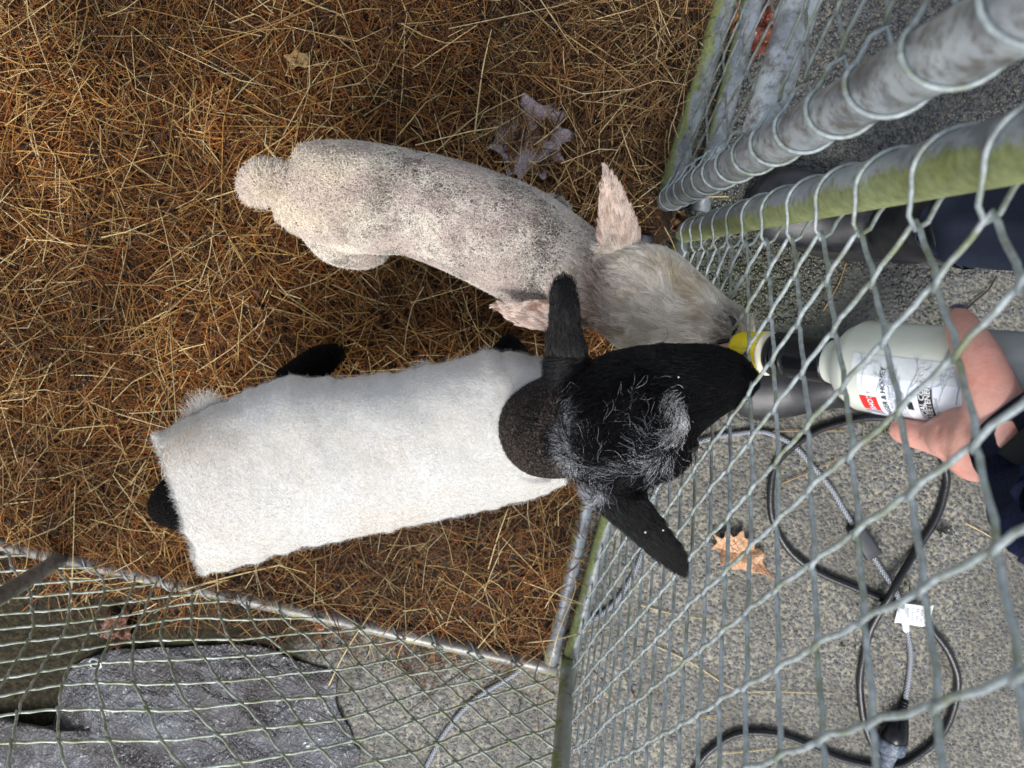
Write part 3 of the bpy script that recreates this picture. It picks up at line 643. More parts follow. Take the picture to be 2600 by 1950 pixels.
loft(mb, resample([ps(1548, 1175, 78, .57, .02, .02), ps(1562, 1235, 80, .577, .016, .014, -.3), ps(1600, 1295, 63, .58, .011, .008, -.35), ps(1652, 1352, 52, .582, .008, .005, -.35), ps(1700, 1402, 42, .58, .007, .004, -.3), ps(1725, 1438, 25, .578, .005, .004), ps(1731, 1458, 10, .576, .004, .003)]), 18)
# hind and fore legs, the near ones stepping out toward the other lamb
loft(mb, resample([ps(650, 1090, 50, .27, .05, .05), ps(715, 1010, 50, .24, .04, .045), ps(770, 950, 38, .21, .028, .035), ps(812, 912, 28, .19, .018, .025), ps(832, 905, 20, .16, .013, .018)]), 16)
f = V(830, 908, .16); leg(mb, V(780, 945, .20), f, f + Vector((-.03, -.01, -.06)), (f.x - .025, f.y - .01, .02), .016)
loft(mb, resample([ps(600, 1330, 45, .26, .05, .05), ps(650, 1330, 45, .22, .035, .045), ps(690, 1310, 30, .16, .02, .02)]), 14)
f = V(690, 1305, .15); leg(mb, f + Vector((-.03, 0, .04)), f, f + Vector((-.04, 0, -.05)), (f.x - .03, f.y, .02), .02)
f = V(1296, 905, .20); leg(mb, V(1250, 960, .27), f, f + Vector((-.01, 0, -.09)), (f.x - .01, f.y, .02), .024)
f = V(1290, 1190, .22); leg(mb, f, f + Vector((0, 0, -.06)), f + Vector((0, 0, -.11)), (f.x, f.y, .02), .024)
t = NT('black_lamb_skin'); M_BSKIN = t.set((.004, .004, .0045), .6, 0, t.bump(t.noise(300, 4, .7), .8, .002), .2)
bbody = fuse(mb, 'body', M_BSKIN, .0036, 5); parent_keep(bbody, bl); bb = bvh_of(bbody)
P, N = sample(bbody.data, 240000, -.5)
# drop what the coat covers
inj = (P[:, 0] < U(1225, 1100, .40)[0]) & (P[:, 2] > .2) & (P[:, 1] > U(700, 1390, .33)[1]) & (P[:, 1] < U(900, 985, .35)[1]) & (P[:, 0] > U(470, 1265, .35)[0])
P, N = P[~inj], N[~inj]
neck = (P[:, 0] < U(1428, 1100, .47)[0]) & (P[:, 1] < U(1400, 958, .47)[1]); Pn, Nn_ = P[neck], N[neck]
gn = rng.random(len(Pn)); coln = np.where((gn < .25)[:, None], np.array([.15, .115, .10]), np.array([.030, .025, .022])) * rng.uniform(.6, 1.3, (len(Pn), 1)); coln[Pn[:, 0] < U(1100, 1100, .4)[0]] *= .12
fibres('neck_fleece', Pn, Nn_, rng.normal(0, 1, Pn.shape), .0055, .0003, coln, fibre_mat('neck_fleece_fibre', .7, .25), bl, .4, .0014, 1.2, 6, .6)
Ph, Nh = P[~neck], N[~neck]
ax = U(1440, 1090, .57) - U(1900, 955, .58); ax /= np.linalg.norm(ax); Dh = np.tile(ax, (len(Ph), 1)) + rng.normal(0, .14, Ph.shape) + .35 * np.stack([n3(Ph, 30, 1), n3(Ph, 30, 5), 0 * Ph[:, 0]], 1)
up_e = Ph[:, 1] > U(1440, 905, .58)[1]; up_e &= Ph[:, 0] < U(1500, 900, .58)[0]; lo_e = (Ph[:, 1] < U(1600, 1262, .58)[1])
Dh[up_e] = np.array([0, 1, .1]) + rng.normal(0, .2, (up_e.sum(), 3)); Dh[lo_e] = np.array([.65, -.75, .05]) + rng.normal(0, .2, (lo_e.sum(), 3))
colh = np.array([.0052, .0052, .006]) * rng.uniform(.5, 1.6, (len(Ph), 1)); grey = (rng.random(len(Ph)) < .012)[:, None]; colh = np.where(grey, .04, colh)
Lh = .0075 - .003 * near(Ph, 1890, 955, .6, .05); fibres('face_hair', Ph, Nh, Dh, Lh * rng.uniform(.7, 1.3, len(Ph)), .00026, colh, M_HAIRB, bl, .82, .0004, .5, 5, .4)
# white and grey curls
def curls_at(spots, n, L, cr, white, name, r=.00026):
    Q, NQ = [], []
    for (px, py, rx, ry, wgt) in spots:
        m = int(n * wgt)
        for _ in range(m):
            a = random.uniform(0, 6.283); rr_ = abs(random.gauss(0, .75)); h = bb.ray_cast(CAMP, (V(px + rx * rr_ * math.cos(a), py + ry * rr_ * math.sin(a), 0) - CAMP).normalized())
            if h[0] is not None: Q.append(h[0][:]); NQ.append(h[1][:])
    Q, NQ = np.array(Q), np.array(NQ); D_ = np.stack([n3(Q, 28, 11), n3(Q, 28, 17), 0 * Q[:, 0]], 1) * 3 + rng.normal(0, .25, Q.shape) + np.array([-.2, -.35, 0])
    cm = np.array(white) * np.clip(rng.normal(.62, .38, (len(Q), 1)), .05, 1.25)
    fibres(name, Q, NQ, D_, L * rng.uniform(.5, 1.3, len(Q)), r, cm, M_DULLC if white[0] < .1 else M_WOOL, bl, .75, cr * rng.uniform(.5, 1.4, len(Q)), .95, 9, .3)
curls_at([(1436, 1112, 20, 62, .44), (1466, 1130, 24, 46, .34), (1507, 1252, 14, 36, .22)], 4600, .011, .0018, (.55, .56, .60), 'grey_curls', .00016)
curls_at([(1716, 1045, 17, 34, .7), (1696, 1005, 12, 12, .12), (1660, 1150, 22, 12, .1), (1600, 1175, 24, 10, .08)], 2600, .013, .0016, (.95, .95, .97), 'white_curls', .00022)
curls_at([(1540, 1110, 50, 70, .25), (1600, 1060, 50, 50, .10), (1660, 1110, 40, 50, .25), (1590, 1175, 70, 20, .30), (1660, 1160, 35, 24, .22), (1690, 1080, 24, 30, .2)], 420, .022, .0036, (.42, .44, .48), 'grey_curls', .00018)
curls_at([(1570, 1085, 120, 95, 1)], 9000, .019, .0034, (.006, .006, .007), 'dark_curls', .0003)
M_MILK = simple('milk_drop', (.85, .84, .80), .15)
mb = MB()
for px, py, r in [(1704, 1121, .0018), (1722, 963, .0008), (1640, 1344, .0012), (1679, 1343, .0010)]:
    p = on_surf(bb, px, py, .005)
    if p is not None: mb.tube([p + Vector((0, 0, -r)), p + Vector((0, 0, -r * .5)), p, p + Vector((0, 0, r * .5)), p + Vector((0, 0, r))], [r * .3, r * .86, r, r * .86, r * .3], 8)
o = parent_keep(mb.build('milk_drops', M_MILK), bl); o['kind'] = 'stuff'
for px, py in ((1725, 915), (1752, 1130)):
    sphere('eye', V(px, py, .548), .009, M_EYE, bl)

# coat
def interp(tab, s):
    for i in range(len(tab) - 1):
        if s <= tab[i + 1][0] or i == len(tab) - 2:
            a, b = tab[i], tab[i + 1]; f_ = (s - a[0]) / (b[0] - a[0]); return np.array(a[1:]) * (1 - f_) + np.array(b[1:]) * f_
top_e = [(0, 403, 1105), (.05, 455, 1082), (.12, 540, 1040), (.24, 666, 986), (.30, 735, 962), (.40, 845, 972), (.50, 945, 962), (.60, 1035, 950), (.70, 1118, 932), (.80, 1200, 912), (.86, 1240, 897), (.92, 1305, 905), (1, 1392, 925)]
bot_e = [(0, 517, 1452), (.1, 600, 1432), (.2, 690, 1405), (.3, 770, 1380), (.4, 868, 1362), (.5, 965, 1343), (.6, 1062, 1322), (.7, 1165, 1300), (.8, 1262, 1278), (.9, 1350, 1256), (1, 1436, 1222)]
NS, NTT = 150, 64; vs = []; 
for i in range(NS + 1):
    s = i / NS; a, b = interp(top_e, s), interp(bot_e, s)
    for j in range(NTT + 1):
        q_ = j / NTT * 2 - 1; lat_ = math.sin(q_ * 1.22) / math.sin(1.22)
        ze = .335 + .02 * s; zm = .412 + .012 * s - .02 * (1 - min(1, s / .12)) ** 2
        z = ze + (zm - ze) * (1 - abs(q_) ** 2.4); f_ = (lat_ + 1) / 2; px, py = a * (1 - f_) + b * f_
        # perspective: hold the outline, bow the rows forward a little
        wv = noise.noise((s * 9, q_ * 2.2, 1)) * .004 + noise.noise((s * 26, q_ * 5, 4)) * .0015
        ru = (abs(q_) ** 6) * (noise.noise((s * 22, q_, 9)) * 8 + noise.noise((s * 60, q_, 4)) * 4); rx = ((1 - min(1, s / .05)) ** 2) * (noise.noise((2, q_ * 5, 7)) * 14 + noise.noise((2, q_ * 17, 3)) * 6)
        vs.append(V(px + rx, py + ru * (1 if q_ > 0 else -1), z + wv) )
fs = [(i * (NTT + 1) + j, (i + 1) * (NTT + 1) + j, (i + 1) * (NTT + 1) + j + 1, i * (NTT + 1) + j + 1) for i in range(NS) for j in range(NTT)]
# neck opening
nc = V(1368, 1094, .43); keepf = []
for fc_ in fs:
    c_ = sum((Vector(vs[k]) for k in fc_), Vector()) / 4; dx, dy = (c_.x - nc.x) / (96 * m_per_px(.43)), (c_.y - nc.y) / (121 * m_per_px(.43))
    if dx * dx + dy * dy > .92 and not (dx > 0 and abs(dy) < .80): keepf.append(fc_)
mb = MB(); mb.v = [tuple(v) for v in vs]; mb.f = keepf
t = NT('white_felt'); nn_ = t.noise(12, 5, .6)
c = t.mix(t.ramp(nn_, [(.42, 0), (.7, .8)]), (.73, .73, .71), (.66, .60, .52)); c = t.mix(t.ramp(t.noise(160, 4, .7), [(.35, .5), (.6, 0)]), c, (.60, .58, .53))
sp_ = t.vor(60); c = t.mix(t.math('MULTIPLY', t.ramp(sp_.outputs['Distance'], [(.035, 1), (.05, 0)]), t.ramp(sp_.outputs['Color'], [(.66, 0), (.68, .8)])), c, (.15, .12, .08))
M_FELT = t.set(c, .95, 0, t.bump(t.math('ADD', t.noise(500, 4, .8), t.math('MULTIPLY', t.noise(60, 4), 1.2)), .6, .0025), .1)
coat = mb.build('coat', M_FELT); md = coat.modifiers.new('thick', 'SOLIDIFY'); md.thickness = .005; md.offset = -1
me_ = bpy.data.meshes.new_from_object(coat.evaluated_get(bpy.context.evaluated_depsgraph_get())); coat.modifiers.clear(); coat.data = me_
coat.location = (0, 0, 0); parent_keep(coat, bl)
coat['label'] = 'white felt coat with frayed edges, stained cream at the tail end'
P, N = sample(me_, 95000, .05); stain = (np.clip(near(P, 470, 1130, .40, .05) + .7 * near(P, 520, 1330, .37, .03), 0, 1) * .7 + .55 * np.clip(n3(P, 14, 2) + .05, 0, 1) + .35 * np.clip(n3(P, 60, 2) - .1, 0, 1)).clip(0, 1)[:, None]
colc = np.array([.79, .785, .765]) * rng.uniform(.82, 1.05, (len(P), 1)); colc = colc * (1 - stain) + np.array([.66, .55, .42]) * stain
fibres('coat_fibres', P, N, rng.normal(0, 1, P.shape), .0026 * rng.uniform(.5, 1.6, len(P)), .00014, colc, M_WOOL, bl, .95, .0006, .6, 5, .5)
# frayed rim
Q, NQ, DQ, LQ = [], [], [], []
def rim(i, j, dirv, n_, L_):
    p = Vector(vs[i * (NTT + 1) + j])
    for _ in range(n_): Q.append(tuple(p + Vector((random.gauss(0, .0015), random.gauss(0, .0015), random.uniform(-.004, .001))))); NQ.append((0, 0, 1)); DQ.append((dirv[0] + random.gauss(0, .5), dirv[1] + random.gauss(0, .5), random.gauss(-.1, .3))); LQ.append(L_ * random.uniform(.4, 1.5))
for i in range(NS + 1):
    s = i / NS; tuft = 1 + 3.6 * math.exp(-((s - .10) / .030) ** 2) + .9 * math.exp(-((s - .64) / .02) ** 2) + .8 * max(0, noise.noise((s * 30, 2, 0)))
    rim(i, 0, (0, 1), int(22 * tuft), .0042 * tuft); rim(i, NTT, (.1, -1), int(20 * (1 + .8 * max(0, noise.noise((s * 24, 6, 0))))), .0042 * (1 + 1.4 * max(0, noise.noise((s * 18, 6, 0)))))
for j in range(NTT + 1):
    rim(0, j, (-1, -.1), 46, .0065)
Q, NQ, DQ, LQ = map(np.array, (Q, NQ, DQ, LQ))
fibres('frayed_edge', Q, NQ.astype(float), DQ, LQ, .00013, np.array([.78, .77, .73]) * rng.uniform(.7, 1.05, (len(Q), 1)), M_WOOL, bl, .9, .0013, .9, 7, .5)
# rolled rim round the neck opening
mb = MB(); pts = []
for k in range(40):
    a = R_(75 + k * 210 / 39); px, py = 1368 + 98 * math.cos(a), 1094 - 124 * math.sin(a); pts.append(V(px, py, .418 - .02 * abs(math.sin(a)) ** 3))
mb.tube(smoothpath(pts, 2), .0035, 8); crim = parent_keep(mb.build('coat_neck_rim', M_FELT), bl)
P, N = sample(crim.data, 6000, -.2); fibres('rim_fibres', P, N, rng.normal(0, 1, P.shape), .004, .00014, np.array([.84, .84, .82]) * rng.uniform(.8, 1.05, (len(P), 1)), M_WOOL, bl, .6, .0008, .7, 5, .5)

# ------------------------------------------------------------------ bottle
bt = empty('feeding_bottle', U(2200, 925))
tag(bt, 'clear plastic bottle of milk with black neck and yellow cap, held out through the fence', 'bottle')
Pa = V(1948, 897, .555); Pc = V(2188, 927, .632); AX = (Pc - Pa).normalized()
side_ = AX.cross(Vector((0, 0, 1))).normalized(); upv = side_.cross(AX).normalized()
if side_.y < 0: side_ = -side_
def at(s): return Pa + AX * s
def proj(p):
    c_ = RW.T @ (np.array(p) - np.array([0, 0, H])); return 1300 + F * c_[0] / -c_[2], 975 - F * c_[1] / -c_[2]
def s_of(px):
    lo, hi = -.08, .45
    for _ in range(40):
        m = (lo + hi) / 2
        if proj(at(m))[0] < px: lo = m
        else: hi = m
    return lo
def lathe(prof, name, mat, parent, n=40, c0=None, ridg=None):
    mb = MB(); vs_ = []
    for (s, r) in prof:
        for k in range(n):
            a = 2 * math.pi * k / n; r2 = r * (1 + (ridg if ridg and k % 3 == 0 else 0)); vs_.append(at(s) + (side_ * math.cos(a) + upv * math.sin(a)) * r2)
    N_ = len(prof); fs_ = [(i * n + k, i * n + (k + 1) % n, (i + 1) * n + (k + 1) % n, (i + 1) * n + k) for i in range(N_ - 1) for k in range(n)]
    mb.add(vs_, fs_); return parent_keep(mb.build(name, mat), parent)
M_YEL = simple('yellow_plastic', (.92, .72, .01), .32, 0, .15, 300, .06); M_CREAM = simple('cream_plastic', (.78, .74, .58), .35)
M_BLK = simple('black_plastic_wet', (.006, .0065, .008), .2, 0, .25, 260, spec=.3)
t = NT('milky_plastic'); M_MILKY = t.set(t.ramp(t.noise(30, 3), [(.3, (.66, .70, .62)), (.7, (.76, .78, .71))]), .22, 0, t.bump(t.noise(220, 3), .12, .001), .5, **{'Coat Weight': .3})
t = NT('clear_plastic'); t.set((.80, .84, .84), .18, 0, None, .5, **{'Transmission Weight': .55, 'IOR': 1.2}); M_CLEARB = t.m
s0, s1 = s_of(1966), s_of(2112); scap0, scap1 = s_of(1872), s_of(1948)
lathe([(scap0, .001), (scap0, .012), (scap0 + .002, .0165), (scap0 + .004, .0175), (scap1, .0205), (scap1 + .001, .0190)], 'cap', M_YEL, bt, 60, ridg=.035)
lathe([(scap0 - .030, .001), (scap0 - .028, .004), (scap0 - .012, .0055), (scap0 - .002, .009), (scap0, .011)], 'teat', simple('rubber_teat', (.55, .34, .22), .4), bt)
lathe([(scap1 - .001, .0198), (scap1 + .001, .0212), (scap1 + .003, .0212), (scap1 + .004, .019), (s0, .0185)], 'cap_ring', M_CREAM, bt)
pr = [(s0 - .001, .0180), (s0, .0198)]
for k in range(4): b_ = s0 + .003 + k * .0045; pr += [(b_, .0198), (b_ + .0008, .0213), (b_ + .0022, .0213), (b_ + .003, .0198)]
pr += [(s0 + .024, .0196), (s1 - .002, .0203), (s1, .0205), (s1 + .0005, .016)]; lathe(pr, 'neck_sleeve', M_BLK, bt, 44)
sb0, sb1 = s_of(2150), s_of(2200); RBt = .0385; send = s_of(2700)
sm = s_of(2440)
lathe([(s1 - .002, .0185), (s1 + .004, .0200), (sb0 - .004, .0215), (sb0, .0265), (sb0 + .006, .0325), (sb1 - .004, .0368), (sb1, RBt), (sb1 + .05, RBt), (sm, RBt), (sm + .002, RBt * .985), (sm + .003, RBt)], 'milk_filled_body', M_MILKY, bt, 64)
lathe([(sm + .003, RBt), (sm + .04, RBt), (send - .006, RBt), (send, RBt * .86), (send, .001)], 'bottle_base', simple('empty_plastic', (.30, .32, .33), .22, 0, .2, 200), bt, 64)
# label: a sheet bent round the body. angle 0 = facing the camera, + = toward the photograph's lower edge
tocam = (CAMP - at(s_of(2300))); tocam = (tocam - AX * tocam.dot(AX)).normalized(); dn_ = AX.cross(tocam).normalized()
if proj(at(s_of(2300)) + dn_ * .03)[1] < proj(at(s_of(2300)))[1]: dn_ = -dn_
def cyl(s, ang, r): return at(s) + (tocam * math.cos(ang) + dn_ * math.sin(ang)) * r
def sheet(name, sa, sb, a0, a1, r, mat, parent, na=24, ns=2):
    mb = MB(); vs_ = [cyl(sa + (sb - sa) * i / ns, a0 + (a1 - a0) * j / na, r) for i in range(ns + 1) for j in range(na + 1)]
    mb.add(vs_, [(i * (na + 1) + j, (i + 1) * (na + 1) + j, (i + 1) * (na + 1) + j + 1, i * (na + 1) + j + 1) for i in range(ns) for j in range(na)])
    return parent_keep(mb.build(name, mat), parent)
t = NT('label_paper'); M_LAB = t.set(t.ramp(t.noise(40, 3), [(.35, (.70, .76, .86)), (.65, (.80, .83, .88))]), .3, 0, None, .5)
t = NT('label_lilac'); M_LAB2 = t.set(t.ramp(t.noise(60, 3), [(.35, (.42, .40, .52)), (.65, (.70, .70, .80))]), .3)
M_RED = simple('red_print', (.80, .03, .025), .35); M_INK = simple('black_print', (.015, .015, .018), .35); M_WPR = simple('white_print', (.85, .85, .88), .4); M_GPR = simple('grey_print', (.28, .29, .33), .4); M_TW = simple('pale_twig_print', (.50, .55, .62), .4)
def s_ax(px, a=38):
    lo, hi = -.08, .45
    for _ in range(40):
        m = (lo + hi) / 2
        if proj(cyl(m, R_(a), RBt))[0] < px: lo = m
        else: hi = m
    return lo
sA, sB = s_ax(2181), s_ax(2462)
lab = sheet('label', sA, sB, R_(11), R_(165), RBt + .0004, M_LAB, bt, 30)
clearp = sheet('clear_label_strip', s_ax(2165), sB, R_(-14), R_(11), RBt + .0003, simple('frosted_label', (.62, .66, .68), .3), bt)
def lay_on(name, s_a, s_b, a_a, a_b, mat, lift=.0007): 
    return sheet(name, s_a, s_b, R_(a_a), R_(a_b), RBt + lift, mat, bt, 12)
lay_on('red_badge', s_ax(2182), s_ax(2226), 38, 62, M_RED)
lay_on('black_band', s_ax(2333), s_ax(2371), 16, 118, M_INK)
lay_on('lilac_panel', s_ax(2374), s_ax(2452), 52, 120, M_LAB2, .0006)
lay_on('grey_strip', s_ax(2182), s_ax(2226), 64, 72, simple('grey_strip', (.3, .3, .36), .4), .0007)
lay_on('printed_box', s_ax(2302), s_ax(2318), 37, 49, M_INK)
lay_on('printed_block', s_ax(2305), s_ax(2316), 78, 84, M_INK)
def text_on(txt, size_s, px_s, ang_start, mat, name='printed_text', lift=.0010, bold=.0, mirror=1):
    """text runs round the bottle, tops of the letters toward the cap; ang_start degrees (large) -> decreasing"""
    cu = bpy.data.curves.new('txt', 'FONT'); cu.body = txt; cu.size = 1; cu.offset = bold; cu.resolution_u = 2
    o = bpy.data.objects.new('txt', cu); COL.objects.link(o); me = bpy.data.meshes.new_from_object(o.evaluated_get(bpy.context.evaluated_depsgraph_get())); bpy.data.objects.remove(o)
    s_b = s_ax(px_s)
    for v in me.vertices:
        x, y = v.co.x * size_s, v.co.y * size_s; v.co = cyl(s_b - y, R_(ang_start) - x / RBt, RBt + lift)
    return parent_keep(link(name, me, mat, smooth=False), bt)
text_on('SHOTT', .0064, 2214, 60.5, M_WPR, bold=.02)
text_on('GINGER & HONEY', .0062, 2252, 75, M_INK, bold=.01)
for k, tx in enumerate(['infused with New Zealand ginger', 'root and Manuka honey fused into', 'a soothing syrup. Shake before use', 'and keep in a cool dark place', 'once opened refrigerate']):
    text_on(tx, .0040, 2265 + k * 8.5, 84 - (k % 2) * 6, M_GPR)
text_on('NO ARTIFICIAL COLOURS', .0062, 2350, 98, M_WPR, bold=.012); text_on('OR SWEETENERS', .0062, 2366, 80, M_WPR, bold=.012)
text_on('Contents 750ml', .0042, 2384, 68, M_GPR)
for k, tx in enumerate(['Ingredients', 'sugar water', 'ginger honey', 'lemon acid']): text_on(tx, .0034, 2396 + 12 * k, 110, M_INK)
# drawn bare twigs on the upper part of the label
mb = MB(); tr_ = random.Random(5)
def twig(s, a, ds, da, L, depth):
    n_ = 5; pts = [cyl(s + ds * L * k / n_, a + da * L * k / n_ / RBt + .02 * math.sin(k * 1.7 + depth), RBt + .0009) for k in range(n_ + 1)]
    for k in range(n_):
        p, q_ = pts[k], pts[k + 1]; mb.tube([p, q_], .00012 * (1 + depth), 4, False)
    if depth:
        for _ in range(3):
            f_ = tr_.uniform(.2, .9); sg = tr_.choice((-1, 1)); twig(s + ds * L * f_, a + da * L * f_ / RBt, ds * .8 + da * .5 * sg, da * .8 - ds * .5 * sg, L * .55, depth - 1)
for k in range(7): twig(sA + (sB - sA) * (k + .3) / 7, R_(30), tr_.uniform(-.5, .5), -1, .022, 2)
parent_keep(mb.build('printed_twigs', M_TW), bt)

# ------------------------------------------------------------------ person
pe = empty('person', U(2300, 800))
tag(pe, 'person in navy jacket and trousers with dark rubber boots, reaching out to hold the bottle', 'person')
mb = MB()
def hs(px, py, z, hwpx, th): return (V(px, py, z), hwpx * m_per_px(z), th, th)
def hc(px, ang, lift, r): return (cyl(s_ax(px, ang), R_(ang), RBt + lift), r, r * .92, r * .92)
loft(mb, resample([hc(2385, 74, .008, .013), hc(2425, 66, .010, .020), hc(2475, 62, .010, .026), hc(2520, 68, .012, .028), (V(2572, 1098, .722), .0265, .020, .020), (V(2625, 1126, .728), .0205, .0155, .0155), (V(2710, 1178, .752), .021, .017, .017), (V(2900, 1300, .82), .035, .033, .033)]), 24)
loft(mb, resample([hc(2540, 18, .010, .016), hc(2528, 38, .011, .022), hc(2510, 58, .012, .024), hc(2490, 72, .012, .020)]), 20)     # web between thumb and index
for k_, (px_, an_, r_k) in enumerate(((2452, -46, .0134), (2500, -16, .0166))): loft(mb, [hc(px_ - 8, an_ - 4, .0093, r_k * .8), hc(px_, an_, .0097, r_k), hc(px_ + 8, an_ + 4, .0093, r_k * .8)], 14)      # thumb joints
for px_, r_k in ((2318, .0122), (2378, .0140)): loft(mb, [hc(px_ - 10, 79, .0108, r_k * .85), hc(px_, 79, .0108, r_k), hc(px_ + 10, 79, .0108, r_k * .85)], 14)      # index joints
loft(mb, resample([hc(2550, 50, .012, .025), hc(2542, 24, .009, .0205), hc(2520, -2, .0092, .0168), hc(2487, -24, .0095, .0155), hc(2458, -44, .0092, .0130), hc(2443, -58, .0086, .0118), hc(2432, -70, .0080, .0085)]), 20)     # thumb over the bottle
loft(mb, resample([hc(2500, 74, .016, .024), hc(2455, 78, .013, .0190), hc(2410, 80, .0115, .0150), hc(2365, 80, .0110, .0128), hc(2325, 79, .0106, .0116), hc(2292, 78, .0100, .0102), hc(2270, 77, .0094, .0066)]), 20)  # index along its side
def finger(pts, r): loft(mb, resample([(Vector(p), rr_, rr_, rr_) for p, rr_ in zip(pts, r)], 4), 12)
for k, (sx, dl) in enumerate(((.0, 0), (.018, .0), (.034, -.006))):     # middle, ring, little curl round underneath
    s_ = s_of(2350) + sx; a_ = [R_(68), R_(98), R_(128), R_(158), R_(185)]; rk = [.0115, .0105, .0098, .009, .006]
    pts = [cyl(s_of(2430) + sx * .5, R_(84), RBt + .010)] + [cyl(s_ + .006 * (4 - i), a, RBt + .0095) for i, a in enumerate(a_)]
    finger(pts, [.013] + [x - k * .0006 for x in rk])
# torso and legs under the clothes
hipc = V(2200, 770, 0); hipc.x += .05
def W_(dx, dy, z): return Vector((hipc.x + dx, hipc.y + dy, z))
loft(mb, resample([(V(2900, 1300, .82), .035, .033, .033), (W_(.20, -.36, .98), .045, .045, .045), (W_(.14, -.30, 1.20), .055, .055, .055), (W_(.10, -.17, 1.38), .06, .06, .06)], 3), 14)
loft(mb, resample([(W_(.1, 0, .80), .15, .11, .11), (W_(.1, 0, .95), .15, .11, .11), (W_(.1, 0, 1.10), .14, .10, .10), (W_(.1, 0, 1.30), .17, .11, .11), (W_(.1, 0, 1.42), .12, .08, .08), (W_(.1, 0, 1.47), .055, .055, .055)], 3), 18, ref=(1, 0, 0))
foot1 = [U(2228, 588), U(2120, 950)]
for i, f_ in enumerate(foot1):
    yy = .09 if i == 0 else -.09
    a_ = Vector((f_[0], f_[1], .08)); tp_ = W_(.06, yy, .50); sh_ = [a_, a_.lerp(tp_, .25), a_.lerp(tp_, .5)] if i else [a_, V(2335, 575, .2), V(2465, 562, .305)]
    e_ = sh_[2] + (sh_[2] - sh_[1]) * .3
    loft(mb, resample([(sh_[0], .026, .026, .026), (sh_[1], .030, .030, .030), (sh_[2], .036, .036, .036), (e_, .040, .040, .040), (W_(.07, yy, .60), .045, .045, .045), (W_(.1, yy, .88), .075, .075, .075)], 3), 14, ref=(1, 0, 0))
t = NT('skin'); c = t.mix(t.ramp(t.noise(35, 4), [(.35, 0), (.65, 1)]), (.60, .29, .235), (.69, .38, .31)); c = t.mix(t.ramp(t.noise(110, 4), [(.5, 0), (.72, .5)]), c, (.62, .22, .16))
M_SKIN = t.set(c, .42, 0, t.bump(t.math('ADD', t.vor(420).outputs['Distance'], t.math('MULTIPLY', t.noise(110, 5, .7, dist=1.5), 2.6)), .22, .0010), .35, **{'Subsurface Weight': .12, 'Subsurface Scale': .01})
pbody = fuse(mb, 'body', M_SKIN, .0030, 5); parent_keep(pbody, pe); pbv = bvh_of(pbody)
# purple thumb nail on the far tip
q_ = [on_surf(pbv, px, py, .0006) for px, py in ((2418, 822), (2430, 817), (2443, 819))]
nb = MB(); npnt = Vector(cyl(s_ax(2434, -70), R_(-72), RBt + .0165))
for k in range(7):
    pass
vs_ = []; 
for i in range(5):
    for j in range(7):
        a = (j / 6 - .5) * 2.2; vs_.append(npnt + Vector((math.sin(a) * .0062, .0025 - .0030 * (1 - math.cos(a)) + i * -.0008, (math.cos(a) - 1) * .004 - i * .0012)))
nb.add(vs_, [(i * 7 + j, i * 7 + j + 1, (i + 1) * 7 + j + 1, (i + 1) * 7 + j) for i in range(4) for j in range(6)])
parent_keep(nb.build('thumb_nail', simple('purple_nail_polish', (.10, .05, .22), .2)), pe)
# sleeve, cuff
t = NT('navy_fabric'); wv_ = t.noise(900, 2); c = t.mix(t.ramp(t.noise(25, 4), [(.4, 0), (.6, 1)]), (.004, .008, .035), (.008, .018, .075))
M_NAVY = t.set(c, .5, 0, t.bump(t.math('ADD', wv_, t.math('MULTIPLY', t.noise(30, 5, .7), 5)), .5, .002), .4)
M_CUFF = simple('black_cuff', (.006, .006, .007), .9, 0, .6, 700)
def tube_cloth(name, secs, mat, n=40, fold=.0035, seed=0):
    mb = MB(); S = resample(secs, 5); vs_ = []; P_ = [s[0] for s in S]
    for i, s in enumerate(S):
        tt = (P_[min(i + 1, len(P_) - 1)] - P_[max(i - 1, 0)]).normalized(); r_ = tt.cross(Vector((0, 0, 1))); r_ = r_ if r_.length > .2 else tt.cross(Vector((1, 0, 0))); r_.normalize(); u_ = r_.cross(tt)
        for k in range(n):
            a = 2 * math.pi * k / n; e = 1 + (fold / .05) * (noise.noise((i * .35, math.cos(a) * 1.6, math.sin(a) * 1.6 + seed)) * 2)
            vs_.append(s[0] + (r_ * math.cos(a) * s[1] + u_ * math.sin(a) * s[2]) * e)
    mb.add(vs_, [(i * n + k, i * n + (k + 1) % n, (i + 1) * n + (k + 1) % n, (i + 1) * n + k) for i in range(len(S) - 1) for k in range(n)])
    o = mb.build(name, mat); md = o.modifiers.new('thick', 'SOLIDIFY'); md.thickness = .0025; md.offset = 1
    m2 = bpy.data.meshes.new_from_object(o.evaluated_get(bpy.context.evaluated_depsgraph_get())); o.modifiers.clear(); o.data = m2; return parent_keep(o, pe)
tube_cloth('sleeve', [(V(2668, 1140, .764), .041, .037, 0), (V(2725, 1195, .776), .050, .042, 0), (V(2810, 1250, .80), .058, .048, 0), (V(2900, 1300, .83), .07, .055, 0), (W_(.20, -.36, .98), .07, .07, 0), (W_(.14, -.30, 1.20), .075, .075, 0), (W_(.10, -.17, 1.38), .09, .09, 0)], M_NAVY, 48, .006)
tube_cloth('cuff', [(V(2586, 1070, .756), .037, .036, 0), (V(2640, 1108, .762), .037, .035, 0), (V(2700, 1150, .768), .038, .034, 0)], M_CUFF, 40, .001)
tube_cloth('jacket', [(W_(.1, 0, .72), .17, .20, 0), (W_(.1, 0, .95), .16, .19, 0), (W_(.1, 0, 1.15), .16, .18, 0), (W_(.1, 0, 1.34), .15, .20, 0), (W_(.1, 0, 1.44), .10, .13, 0), (W_(.1, 0, 1.50), .075, .08, 0)], M_NAVY, 48, .01, 3)
